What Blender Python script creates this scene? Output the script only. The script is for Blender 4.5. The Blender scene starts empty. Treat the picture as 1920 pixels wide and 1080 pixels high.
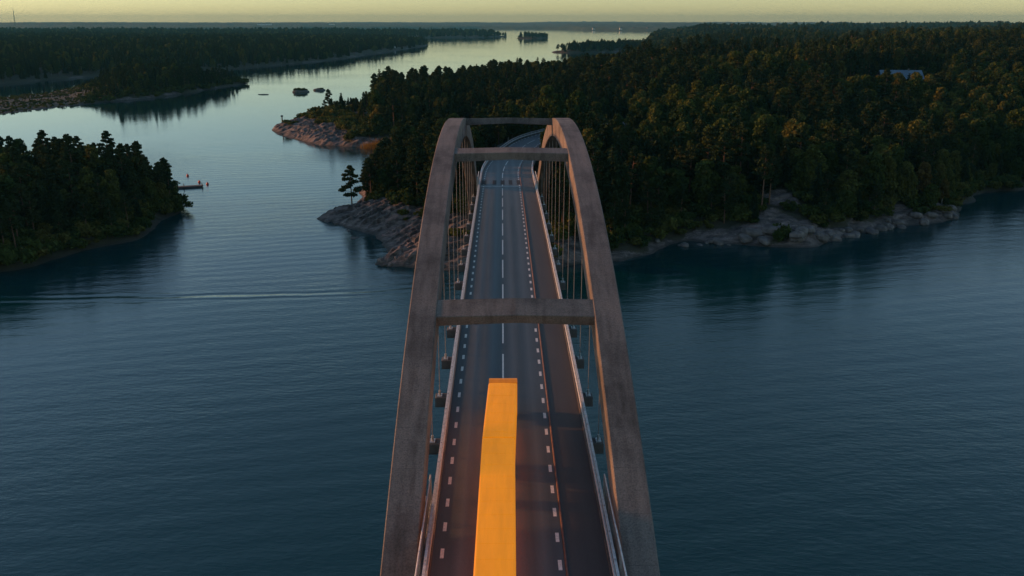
import bpy, math, random
import numpy as np

random.seed(7)
RNG = np.random.default_rng(11)
R = math.radians
scene = bpy.context.scene
COL = scene.collection

# ------------------------------------------------------------------ camera
CAM_Z = 47.0
FPX = 1650.0                      # focal length in pixels of a 1920 wide picture
PITCH = math.atan(498 / FPX)
YAW = math.atan(18 / FPX)
cam_data = bpy.data.cameras.new('camera')
cam_data.sensor_width = 36.0
cam_data.lens = 36.0 * FPX / 1920.0
cam_data.clip_start = 0.5
cam_data.clip_end = 40000.0
cam = bpy.data.objects.new('camera', cam_data)
COL.objects.link(cam)
cam.location = (0, 0, CAM_Z)
cam.rotation_euler = (math.pi / 2 - PITCH, 0, -YAW)
scene.camera = cam

# ------------------------------------------------------------------ sky, sun, exposure
SUN_EL, SUN_AZ = R(9.0), R(-80.0)          # azimuth from +Y towards +X: the sun stands low on the left
world = bpy.data.worlds.new('World')
scene.world = world
world.use_nodes = True
wn = world.node_tree.nodes
wl = world.node_tree.links
wn.clear()
sky = wn.new('ShaderNodeTexSky')
sky.sky_type = 'NISHITA'
sky.sun_disc = False
sky.sun_elevation = SUN_EL
sky.sun_rotation = SUN_AZ
sky.altitude = 0
sky.air_density = 1.0
sky.dust_density = 0.25
sky.ozone_density = 1.2
tint = wn.new('ShaderNodeMix')
tint.data_type = 'RGBA'
tint.blend_type = 'MULTIPLY'
tint.inputs['Factor'].default_value = 1.0
tint.inputs['B'].default_value = (0.89, 0.98, 1.09, 1)
bgn = wn.new('ShaderNodeBackground')
bgn.inputs['Strength'].default_value = 0.14
wout = wn.new('ShaderNodeOutputWorld')
wl.new(sky.outputs['Color'], tint.inputs['A'])
wl.new(tint.outputs['Result'], bgn.inputs['Color'])
wl.new(bgn.outputs['Background'], wout.inputs['Surface'])

sun_data = bpy.data.lights.new('sun', 'SUN')
sun_data.energy = 4.2
sun_data.angle = R(3.0)
sun_data.color = (1.0, 0.40, 0.14)
sun = bpy.data.objects.new('sun', sun_data)
COL.objects.link(sun)
sun.rotation_euler = (math.pi / 2 - SUN_EL, 0, math.pi - SUN_AZ)

vs = scene.view_settings
vs.view_transform = 'Standard'
vs.look = 'None'
vs.gamma = 1.0
vs.exposure = 0.32
vs.use_curve_mapping = False
scene.cycles.max_bounces = 4
scene.cycles.diffuse_bounces = 1
scene.cycles.glossy_bounces = 2
scene.cycles.transmission_bounces = 2
scene.cycles.transparent_max_bounces = 2
scene.cycles.volume_bounces = 0
scene.cycles.use_denoising = True

# ------------------------------------------------------------------ numpy noise
_TAB = RNG.random((512, 512))
def vnoise(x, y, seed=0):
    x = np.asarray(x, float) + seed * 17.31
    y = np.asarray(y, float) + seed * 7.77
    xi = np.floor(x).astype(int); yi = np.floor(y).astype(int)
    fx = x - xi; fy = y - yi
    fx = fx * fx * (3 - 2 * fx); fy = fy * fy * (3 - 2 * fy)
    a = _TAB[xi & 511, yi & 511]; b = _TAB[(xi + 1) & 511, yi & 511]
    c = _TAB[xi & 511, (yi + 1) & 511]; d = _TAB[(xi + 1) & 511, (yi + 1) & 511]
    return (a * (1 - fx) + b * fx) * (1 - fy) + (c * (1 - fx) + d * fx) * fy
def fbm(x, y, octaves=4, seed=0, gain=0.5):
    s = 0; a = 1; t = 0
    for i in range(octaves):
        s = s + a * vnoise(x * 2 ** i, y * 2 ** i, seed + i * 3); t += a; a *= gain
    return s / t                      # 0..1
def sstep(a, b, x):
    t = np.clip((x - a) / (b - a), 0, 1)
    return t * t * (3 - 2 * t)

# ------------------------------------------------------------------ object helpers
def mesh_np(name, verts, faces):
    """verts (n,3), faces (m,k) of constant k"""
    verts = np.asarray(verts, np.float32); faces = np.asarray(faces, np.int32)
    m = bpy.data.meshes.new(name)
    m.vertices.add(len(verts)); m.vertices.foreach_set('co', verts.ravel())
    k = faces.shape[1]
    m.loops.add(faces.size); m.loops.foreach_set('vertex_index', faces.ravel())
    m.polygons.add(len(faces))
    m.polygons.foreach_set('loop_start', np.arange(len(faces), dtype=np.int32) * k)
    m.update(calc_edges=True)
    return m
def link(name, mesh, mat=None, parent=None, loc=None):
    o = bpy.data.objects.new(name, mesh)
    COL.objects.link(o)
    if mat is not None and mesh is not None and len(mesh.materials) == 0:
        mesh.materials.append(mat)
    if parent is not None:
        o.parent = parent
    if loc is not None:
        o.location = loc
    return o
def empty(name, loc=(0, 0, 0), rz=0.0):
    o = bpy.data.objects.new(name, None)
    COL.objects.link(o)
    o.empty_display_size = 0.5
    o.location = loc
    o.rotation_euler = (0, 0, rz)
    return o
def tag(o, label, cat=None, group=None, kind=None):
    o['label'] = label
    if cat: o['category'] = cat
    if group: o['group'] = group
    if kind: o['kind'] = kind
    return o
def smooth(m, on=True):
    m.polygons.foreach_set('use_smooth', np.full(len(m.polygons), on))
    return m

class MB:
    """collects shapes into one mesh"""
    def __init__(self): self.v = []; self.f = []
    def add(self, vs, fs):
        n = len(self.v)
        self.v += [tuple(p) for p in vs]
        self.f += [tuple(i + n for i in f) for f in fs]
    def box(self, x0, x1, y0, y1, z0, z1, ch=0.0):
        if ch <= 0:
            vs = [(x, y, z) for z in (z0, z1) for y in (y0, y1) for x in (x0, x1)]
            self.add(vs, [(0, 2, 3, 1), (4, 5, 7, 6), (0, 1, 5, 4), (2, 6, 7, 3), (0, 4, 6, 2), (1, 3, 7, 5)])
        else:   # bevelled top rim
            c = ch
            rings = []
            for (z, e) in ((z0, 0), (z1 - c, 0), (z1, c)):
                rings.append([(x0 + e, y0 + e, z), (x1 - e, y0 + e, z), (x1 - e, y1 - e, z), (x0 + e, y1 - e, z)])
            vs = [p for r in rings for p in r]
            fs = [(3, 2, 1, 0), (8, 9, 10, 11)]
            for r in range(2):
                for i in range(4):
                    j = (i + 1) % 4
                    fs.append((r * 4 + i, r * 4 + j, r * 4 + 4 + j, r * 4 + 4 + i))
            self.add(vs, fs)
    def tube(self, pts, radii, n=6, cap=True):
        pts = [np.array(p, float) for p in pts]
        if not hasattr(radii, '__len__'): radii = [radii] * len(pts)
        vs = []; fs = []
        for i, p in enumerate(pts):
            d = pts[min(i + 1, len(pts) - 1)] - pts[max(i - 1, 0)]
            d = d / (np.linalg.norm(d) + 1e-9)
            a = np.array((1, 0, 0)) if abs(d[0]) < 0.8 else np.array((0, 1, 0))
            u = np.cross(d, a); u /= np.linalg.norm(u); w = np.cross(d, u)
            for k in range(n):
                t = 2 * math.pi * k / n
                vs.append(p + radii[i] * (math.cos(t) * u + math.sin(t) * w))
        for i in range(len(pts) - 1):
            for k in range(n):
                k2 = (k + 1) % n
                fs.append((i * n + k, (i + 1) * n + k, (i + 1) * n + k2, i * n + k2))
        if cap:
            fs.append(tuple(range(n))); fs.append(tuple(range((len(pts) - 1) * n, len(pts) * n))[::-1])
        self.add(vs, fs)
    def sweep(self, rings, closed_ends=True):
        """rings: list of equally long closed loops"""
        n = len(rings[0]); vs = [p for r in rings for p in r]; fs = []
        for i in range(len(rings) - 1):
            for k in range(n):
                k2 = (k + 1) % n
                fs.append((i * n + k, i * n + k2, (i + 1) * n + k2, (i + 1) * n + k))
        if closed_ends:
            fs.append(tuple(range(n))[::-1]); fs.append(tuple(range((len(rings) - 1) * n, len(rings) * n)))
        self.add(vs, fs)
    def mesh(self, name, smooth_shade=False):
        m = bpy.data.meshes.new(name)
        m.from_pydata([tuple(map(float, p)) for p in self.v], [], self.f)
        m.update()
        import bmesh
        bm = bmesh.new(); bm.from_mesh(m); bmesh.ops.recalc_face_normals(bm, faces=bm.faces); bm.to_mesh(m); bm.free()
        if smooth_shade: smooth(m)
        return m
    def build(self, name, mat, parent=None, loc=None, smooth_shade=False):
        return link(name, self.mesh(name, smooth_shade), mat, parent, loc)

# ------------------------------------------------------------------ materials
def new_mat(name):
    m = bpy.data.materials.new(name); m.use_nodes = True
    nt = m.node_tree
    b = nt.nodes['Principled BSDF']
    return m, nt.nodes, nt.links, b
def plain(name, col, rough=0.7, metal=0.0, noise=0.0, nscale=3.0, bump=0.0):
    m, N, L, b = new_mat(name)
    b.inputs['Roughness'].default_value = rough
    b.inputs['Metallic'].default_value = metal
    b.inputs['Base Color'].default_value = (*col, 1)
    if noise > 0 or bump > 0:
        tc = N.new('ShaderNodeTexCoord')
        nz = N.new('ShaderNodeTexNoise'); nz.inputs['Scale'].default_value = nscale; nz.inputs['Detail'].default_value = 6
        L.new(tc.outputs['Object'], nz.inputs['Vector'])
        if noise > 0:
            r = N.new('ShaderNodeMapRange')
            r.inputs['From Min'].default_value = 0.3; r.inputs['From Max'].default_value = 0.7
            r.inputs['To Min'].default_value = 1 - noise; r.inputs['To Max'].default_value = 1 + noise
            L.new(nz.outputs['Fac'], r.inputs['Value'])
            mx = N.new('ShaderNodeVectorMath'); mx.operation = 'SCALE'; mx.inputs[0].default_value = col
            L.new(r.outputs['Result'], mx.inputs['Scale']); L.new(mx.outputs['Vector'], b.inputs['Base Color'])
        if bump > 0:
            bp = N.new('ShaderNodeBump'); bp.inputs['Strength'].default_value = bump; bp.inputs['Distance'].default_value = 0.1
            L.new(nz.outputs['Fac'], bp.inputs['Height']); L.new(bp.outputs['Normal'], b.inputs['Normal'])
    return m
def ramp(N, stops):
    r = N.new('ShaderNodeValToRGB')
    el = r.color_ramp.elements
    el[0].position, el[0].color = stops[0][0], (*stops[0][1], 1)
    el[1].position, el[1].color = stops[-1][0], (*stops[-1][1], 1)
    for p, c in stops[1:-1]:
        e = el.new(p); e.color = (*c, 1)
    return r
def noise_node(N, L, vec, scale, detail=5, rough=0.55):
    n = N.new('ShaderNodeTexNoise')
    n.inputs['Scale'].default_value = scale; n.inputs['Detail'].default_value = detail; n.inputs['Roughness'].default_value = rough
    L.new(vec, n.inputs['Vector'])
    return n
def mapping(N, L, vec, sc=(1, 1, 1), rot=(0, 0, 0)):
    mp = N.new('ShaderNodeMapping'); mp.inputs['Scale'].default_value = sc; mp.inputs['Rotation'].default_value = rot
    L.new(vec, mp.inputs['Vector'])
    return mp.outputs['Vector']
def mixc(N, L, fac, a, b, mode='MIX'):
    m = N.new('ShaderNodeMix'); m.data_type = 'RGBA'; m.blend_type = mode
    for s, v in (('A', a), ('B', b)):
        if isinstance(v, tuple): m.inputs[s].default_value = (*v, 1)
        else: L.new(v, m.inputs[s])
    if isinstance(fac, (int, float)): m.inputs['Factor'].default_value = fac
    else: L.new(fac, m.inputs['Factor'])
    return m.outputs['Result']
def math_node(N, L, op, a, b=None, clamp=False):
    m = N.new('ShaderNodeMath'); m.operation = op; m.use_clamp = clamp
    for i, v in enumerate((a, b)):
        if v is None: continue
        if isinstance(v, (int, float)): m.inputs[i].default_value = v
        else: L.new(v, m.inputs[i])
    return m.outputs[0]

def concrete_mat(name, base, warm):
    m, N, L, b = new_mat(name)
    tc = N.new('ShaderNodeTexCoord'); V = tc.outputs['Object']
    big = noise_node(N, L, V, 0.18, 6, 0.65)
    streak = noise_node(N, L, mapping(N, L, V, (1.6, 0.12, 0.5)), 1.0, 5)
    fine = noise_node(N, L, V, 9.0, 6, 0.7)
    r1 = ramp(N, [(0.32, tuple(c * 0.5 for c in base)), (0.5, base), (0.72, warm)])
    L.new(big.outputs['Fac'], r1.inputs['Fac'])
    r2 = ramp(N, [(0.3, (0.62, 0.6, 0.58)), (0.55, (1, 1, 1)), (0.8, (1.15, 1.1, 1.05))])
    L.new(streak.outputs['Fac'], r2.inputs['Fac'])
    r3 = ramp(N, [(0.32, (0.5, 0.5, 0.52)), (0.5, (0.95, 0.95, 0.95)), (0.7, (1.35, 1.33, 1.3))])
    L.new(fine.outputs['Fac'], r3.inputs['Fac'])
    c = mixc(N, L, 1.0, r1.outputs['Color'], r2.outputs['Color'], 'MULTIPLY')
    c = mixc(N, L, 1.0, c, r3.outputs['Color'], 'MULTIPLY')
    # formwork joints every 3 m along the bridge
    sp = N.new('ShaderNodeSeparateXYZ'); L.new(V, sp.inputs[0])
    fr = math_node(N, L, 'FRACT', math_node(N, L, 'DIVIDE', sp.outputs['Y'], 3.1))
    jo = math_node(N, L, 'LESS_THAN', fr, 0.018)
    c = mixc(N, L, math_node(N, L, 'MULTIPLY', jo, 0.35), c, (0.05, 0.045, 0.04))
    L.new(c, b.inputs['Base Color'])
    b.inputs['Roughness'].default_value = 0.85
    bp = N.new('ShaderNodeBump'); bp.inputs['Strength'].default_value = 0.35; bp.inputs['Distance'].default_value = 0.05
    L.new(fine.outputs['Fac'], bp.inputs['Height']); L.new(bp.outputs['Normal'], b.inputs['Normal'])
    return m
M_conc = concrete_mat('concrete', (0.165, 0.140, 0.120), (0.21, 0.165, 0.135))
M_conc_dark = plain('weathered concrete', (0.10, 0.09, 0.085), 0.9, noise=0.3, nscale=1.5, bump=0.3)
M_steel = plain('galvanised steel', (0.42, 0.43, 0.43), 0.45, 0.6, noise=0.2, nscale=4)
M_steel_white = plain('painted rail steel', (0.55, 0.54, 0.51), 0.5, 0.0, noise=0.2, nscale=3)
M_cable = plain('hanger steel', (0.20, 0.195, 0.19), 0.5, 0.3)
M_paint = plain('road paint', (0.72, 0.70, 0.64), 0.75, noise=0.2, nscale=6)
M_red = plain('rust red kerb', (0.17, 0.095, 0.078), 0.8, noise=0.3, nscale=2)
M_patch = plain('fresh asphalt patch', (0.018, 0.019, 0.021), 0.9, noise=0.3, nscale=2, bump=0.3)

def asphalt_mat(name, dark, light, tracks):
    m, N, L, b = new_mat(name)
    tc = N.new('ShaderNodeTexCoord'); V = tc.outputs['Object']
    n1 = noise_node(N, L, mapping(N, L, V, (1.0, 0.05, 1.0)), 1.1, 5)
    n2 = noise_node(N, L, V, 14.0, 6, 0.75)
    n3 = noise_node(N, L, V, 0.12, 4)
    r = ramp(N, [(0.3, dark), (0.72, light)])
    mixf = math_node(N, L, 'ADD', math_node(N, L, 'MULTIPLY', n1.outputs['Fac'], 0.6), math_node(N, L, 'MULTIPLY', n3.outputs['Fac'], 0.4))
    L.new(mixf, r.inputs['Fac'])
    c = r.outputs['Color']
    if tracks:      # polished wheel tracks at four lateral offsets
        sp = N.new('ShaderNodeSeparateXYZ'); L.new(V, sp.inputs[0])
        tot = None
        for cx in (-2.75, -1.05, 0.95, 2.6):
            d = math_node(N, L, 'ABSOLUTE', math_node(N, L, 'SUBTRACT', sp.outputs['X'], cx))
            g = math_node(N, L, 'SUBTRACT', 1.0, math_node(N, L, 'DIVIDE', d, 0.62), True)
            tot = g if tot is None else math_node(N, L, 'ADD', tot, g)
        c = mixc(N, L, math_node(N, L, 'MULTIPLY', tot, 0.5), c, tuple(x * 1.5 for x in light))
    r3 = ramp(N, [(0.25, (0.6, 0.6, 0.6)), (0.75, (1.35, 1.35, 1.35))])
    L.new(n2.outputs['Fac'], r3.inputs['Fac'])
    c = mixc(N, L, 1.0, c, r3.outputs['Color'], 'MULTIPLY')
    L.new(c, b.inputs['Base Color'])
    b.inputs['Roughness'].default_value = 0.62
    bp = N.new('ShaderNodeBump'); bp.inputs['Strength'].default_value = 0.2; bp.inputs['Distance'].default_value = 0.02
    L.new(n2.outputs['Fac'], bp.inputs['Height']); L.new(bp.outputs['Normal'], b.inputs['Normal'])
    return m
M_asph = asphalt_mat('asphalt', (0.048, 0.060, 0.066), (0.088, 0.105, 0.112), True)
M_path = asphalt_mat('cycle path asphalt', (0.048, 0.042, 0.040), (0.075, 0.065, 0.060), False)

# ground: bare granite near the shore, dark moss and litter under the trees (vertex attribute 'rock')
def ground_mat():
    m, N, L, b = new_mat('granite and forest floor')
    tc = N.new('ShaderNodeTexCoord'); V = tc.outputs['Object']
    at = N.new('ShaderNodeAttribute'); at.attribute_name = 'rock'
    n1 = noise_node(N, L, V, 0.25, 8, 0.65)
    n2 = noise_node(N, L, mapping(N, L, V, (0.35, 1.3, 1.8), (0, 0, R(-32))), 0.8, 8, 0.7)
    n3 = noise_node(N, L, V, 2.6, 8, 0.7)
    rk = ramp(N, [(0.38, (0.022, 0.019, 0.018)), (0.47, (0.09, 0.074, 0.066)), (0.55, (0.18, 0.142, 0.125)), (0.68, (0.29, 0.235, 0.21))])
    L.new(math_node(N, L, 'ADD', math_node(N, L, 'MULTIPLY', n2.outputs['Fac'], 0.6), math_node(N, L, 'MULTIPLY', n1.outputs['Fac'], 0.4)), rk.inputs['Fac'])
    rf = ramp(N, [(0.3, (0.5, 0.5, 0.5)), (0.65, (1.2, 1.2, 1.2))])
    L.new(n3.outputs['Fac'], rf.inputs['Fac'])
    rock = mixc(N, L, 1.0, rk.outputs['Color'], rf.outputs['Color'], 'MULTIPLY')
    gr = ramp(N, [(0.3, (0.018, 0.020, 0.010)), (0.55, (0.04, 0.038, 0.018)), (0.75, (0.065, 0.048, 0.025))])
    L.new(n1.outputs['Fac'], gr.inputs['Fac'])
    f = math_node(N, L, 'ADD', at.outputs['Fac'], math_node(N, L, 'MULTIPLY', math_node(N, L, 'SUBTRACT', n3.outputs['Fac'], 0.5), 0.9))
    st = N.new('ShaderNodeMapRange'); st.inputs['From Min'].default_value = 0.4; st.inputs['From Max'].default_value = 0.6
    L.new(f, st.inputs['Value'])
    c = mixc(N, L, st.outputs['Result'], gr.outputs['Color'], rock)
    # dark algae band at the waterline
    sp = N.new('ShaderNodeSeparateXYZ'); L.new(V, sp.inputs[0])
    wet = N.new('ShaderNodeMapRange'); wet.inputs['From Min'].default_value = 0.15; wet.inputs['From Max'].default_value = 0.6
    wet.inputs['To Min'].default_value = 0.7; wet.inputs['To Max'].default_value = 0.0
    L.new(sp.outputs['Z'], wet.inputs['Value'])
    c = mixc(N, L, wet.outputs['Result'], c, (0.025, 0.022, 0.016))
    L.new(c, b.inputs['Base Color'])
    b.inputs['Roughness'].default_value = 0.85
    bp = N.new('ShaderNodeBump'); bp.inputs['Strength'].default_value = 0.9; bp.inputs['Distance'].default_value = 0.5
    hs = math_node(N, L, 'ADD', n2.outputs['Fac'], math_node(N, L, 'MULTIPLY', n3.outputs['Fac'], 0.5))
    L.new(hs, bp.inputs['Height']); L.new(bp.outputs['Normal'], b.inputs['Normal'])
    return m
M_ground = ground_mat()

def leaf_mat(name, stops, transl=0.25):
    m = bpy.data.materials.new(name); m.use_nodes = True
    N = m.node_tree.nodes; L = m.node_tree.links; N.clear()
    oi = N.new('ShaderNodeObjectInfo'); ge = N.new('ShaderNodeNewGeometry')
    r = ramp(N, stops)
    drift = noise_node(N, L, oi.outputs['Location'], 0.014, 3, 0.6)
    dm = N.new('ShaderNodeMapRange'); dm.inputs['From Min'].default_value = 0.32; dm.inputs['From Max'].default_value = 0.68
    L.new(drift.outputs['Fac'], dm.inputs['Value'])
    L.new(math_node(N, L, 'ADD', math_node(N, L, 'MULTIPLY', oi.outputs['Random'], 0.62), math_node(N, L, 'MULTIPLY', dm.outputs['Result'], 0.38)), r.inputs['Fac'])
    mr = N.new('ShaderNodeMapRange'); mr.inputs['To Min'].default_value = 0.6; mr.inputs['To Max'].default_value = 1.4
    L.new(ge.outputs['Random Per Island'], mr.inputs['Value'])
    sc = N.new('ShaderNodeVectorMath'); sc.operation = 'SCALE'
    L.new(r.outputs['Color'], sc.inputs[0]); L.new(mr.outputs['Result'], sc.inputs['Scale'])
    d = N.new('ShaderNodeBsdfDiffuse'); t = N.new('ShaderNodeBsdfTranslucent'); mx = N.new('ShaderNodeMixShader')
    mx.inputs[0].default_value = transl
    L.new(sc.outputs[0], d.inputs['Color']); L.new(sc.outputs[0], t.inputs['Color'])
    L.new(d.outputs[0], mx.inputs[1]); L.new(t.outputs[0], mx.inputs[2])
    o = N.new('ShaderNodeOutputMaterial'); L.new(mx.outputs[0], o.inputs['Surface'])
    return m
M_leaf = leaf_mat('broad leaves', [(0.0, (0.024, 0.042, 0.014)), (0.28, (0.036, 0.060, 0.018)), (0.5, (0.066, 0.086, 0.022)),
                                   (0.78, (0.105, 0.108, 0.028)), (0.94, (0.11, 0.095, 0.026)), (1.0, (0.13, 0.075, 0.024))])
M_rust = leaf_mat('rust leaves', [(0.0, (0.10, 0.052, 0.02)), (1.0, (0.12, 0.06, 0.022))])
M_gold = leaf_mat('yellowing leaves', [(0.0, (0.13, 0.115, 0.028)), (1.0, (0.16, 0.12, 0.03))])
M_pine = leaf_mat('pine needles', [(0.0, (0.022, 0.036, 0.016)), (0.5, (0.030, 0.046, 0.018)), (1.0, (0.046, 0.056, 0.022))], 0.12)
M_spruce = leaf_mat('spruce needles', [(0.0, (0.018, 0.032, 0.015)), (1.0, (0.032, 0.048, 0.020))], 0.1)
M_reed = leaf_mat('reeds', [(0.0, (0.22, 0.13, 0.035)), (1.0, (0.22, 0.13, 0.035))], 0.3)
M_bark = plain('bark', (0.085, 0.06, 0.045), 0.95, noise=0.35, nscale=3)
M_pinebark = plain('pine bark', (0.14, 0.075, 0.045), 0.95, noise=0.35, nscale=3)
M_birch = plain('pale bark', (0.28, 0.26, 0.23), 0.9, noise=0.45, nscale=3)

# ------------------------------------------------------------------ road axis
def deck_z(y):
    t = np.abs(np.asarray(y, float) - 114.5)
    z = 15.2 - 0.0002 * np.minimum(t, 90) ** 2
    return z - 0.036 * np.clip(t - 90, 0, 30) - 0.018 * np.clip(t - 120, 0, 20)
PATH = []
_x, _y, _h = 0.0, -110.0, 0.0
DS = 1.0
for i in range(620):
    PATH.append((_x, _y, _h))
    k = 0.0
    if _y > 195: k = 1 / 330.0
    if _y > 262: k = 1 / 95.0
    if _h > 1.05: k = -1 / 200.0
    _h += k * DS
    _x += math.sin(_h) * DS; _y += math.cos(_h) * DS
PATH = np.array(PATH)
S0 = 110                              # index of y = 0
def path_at(s):
    """s in metres along the axis, s = 0 under the camera"""
    t = np.clip(s + S0, 0, len(PATH) - 1.001); i = int(t); f = t - i
    p = PATH[i] * (1 - f) + PATH[i + 1] * f
    return p[0], p[1], p[2], float(deck_z(s))
def road_pt(s, off, dz=0.0):
    x, y, h, z = path_at(s)
    return (x + off * math.cos(h), y - off * math.sin(h), z + dz)
def ribbon(mb, s0, s1, o0, o1, dz, step=2.0):
    n = max(1, int(math.ceil((s1 - s0) / step)))
    a = []
    for i in range(n + 1):
        s = s0 + (s1 - s0) * i / n
        a += [road_pt(s, o0, dz), road_pt(s, o1, dz)]
    mb.add(a, [(2 * i, 2 * i + 1, 2 * i + 3, 2 * i + 2) for i in range(n)])
def road_sweep(mb, s0, s1, prof, step=2.0):
    """prof: closed loop of (offset, dz)"""
    n = max(1, int(math.ceil((s1 - s0) / step)))
    mb.sweep([[road_pt(s0 + (s1 - s0) * i / n, o, dz) for o, dz in prof] for i in range(n + 1)])

# ------------------------------------------------------------------ land masses
LANDS = {
 'main': [(23.6,172.4),(6,170.5),(-9.8,167.5),(-17.8,168.8),(-21.7,170.8),(-26.3,172.9),(-26.4,183.8),(-30,196),(-36,205.4),(-45,216.2),(-41.7,224),
          (-37.8,244),(-40,270),(-43,290),(-41,312),(-36,330),(-24,338),(-36,346),(-52.4,347),(-73,354.5),(-89.4,375),(-103.9,403.8),(-104.7,425.4),(-97,460),
          (-84,498),(-60,520),(-32,575),(2,640),(36,690),(82,780),(132,1000),(182,1250),(252,1600),(300,1900),(363,2300),
          (400,2500),(520,3100),(700,3700),(900,4700),(5200,4700),(5200,1400),(1500,700),(700,420),(380,330),(240,290),(190,272),(156,259),(135,246.3),(122.8,231.2),(111.7,214.5),
          (97,205.7),(80,195),(65.2,186.6),(54,188.6),(41.3,190.3),(33,183)],
 'near_island': [(-98.5,167),(-95,172.4),(-91,184.5),(-86,191.6),(-81,201),(-84.2,219.8),(-84.8,233.4),(-91,243),(-104,252),(-150,262),(-205,250),(-235,215),(-205,180),(-150,160),(-112,158)],
 'long_island': [(-272,486.5),(-268.8,514.3),(-246,560),(-223.4,588),(-211,660),(-205,693),(-202,730),(-214,740),(-238,735),(-262,745),(-296,730),(-318,690),(-322,630),(-335,585),(-360,545),(-380,500),(-330,470)],
 'west_shore': [(-391.7,707),(-382.5,773.5),(-364,836),(-285,950),(-243,1087),(-213.5,1251),(-194,1499),(-161.5,1827),(-159.6,2051),(-230,2200),(-500,2350),(-1200,2450),(-2600,2500),(-2600,700),(-900,560),(-520,640)],
 'far_point': [(-448,2555),(-239,2906),(-72,3009),(10,3180),(7,3240),(-90,3340),(-600,3400),(-2600,3600),(-2600,2650),(-900,2560)],
 'low_point': [(84,1492),(104,1464),(160,1488),(230,1560),(300,1690),(285,1740),(220,1660),(150,1570),(105,1525)],
 'islet': [(51.9,2806),(96,2790),(142,2806),(146,2850),(110,2890),(62,2870)],
}
def poly_sdf(px, py, poly):
    """signed distance, positive inside"""
    P = np.array(poly, float); Q = np.roll(P, -1, axis=0)
    d2 = np.full(px.shape, 1e18); inside = np.zeros(px.shape, bool)
    for (ax, ay), (bx, by) in zip(P, Q):
        ex, ey = bx - ax, by - ay
        t = np.clip(((px - ax) * ex + (py - ay) * ey) / (ex * ex + ey * ey + 1e-12), 0, 1)
        d2 = np.minimum(d2, (px - ax - t * ex) ** 2 + (py - ay - t * ey) ** 2)
        c = (ay > py) != (by > py)
        inside ^= c & (px < (bx - ax) * (py - ay) / (by - ay + 1e-12) + ax)
    d = np.sqrt(d2)
    return np.where(inside, d, -d)
def warp_sdf(px, py, poly, amp, sc):
    wx = px + (fbm(px / sc, py / sc, 4, 40) - 0.5) * amp
    wy = py + (fbm(px / sc, py / sc, 4, 50) - 0.5) * amp
    return poly_sdf(wx, wy, poly)
_RP = PATH[::4, :2]
def road_dist(px, py):
    d2 = np.full(px.shape, 1e18); idx = np.zeros(px.shape, int)
    for i, (a, b) in enumerate(_RP):
        e = (px - a) ** 2 + (py - b) ** 2
        c = e < d2
        d2 = np.where(c, e, d2); idx = np.where(c, i, idx)
    return np.sqrt(d2), idx * 4 - S0
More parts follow.
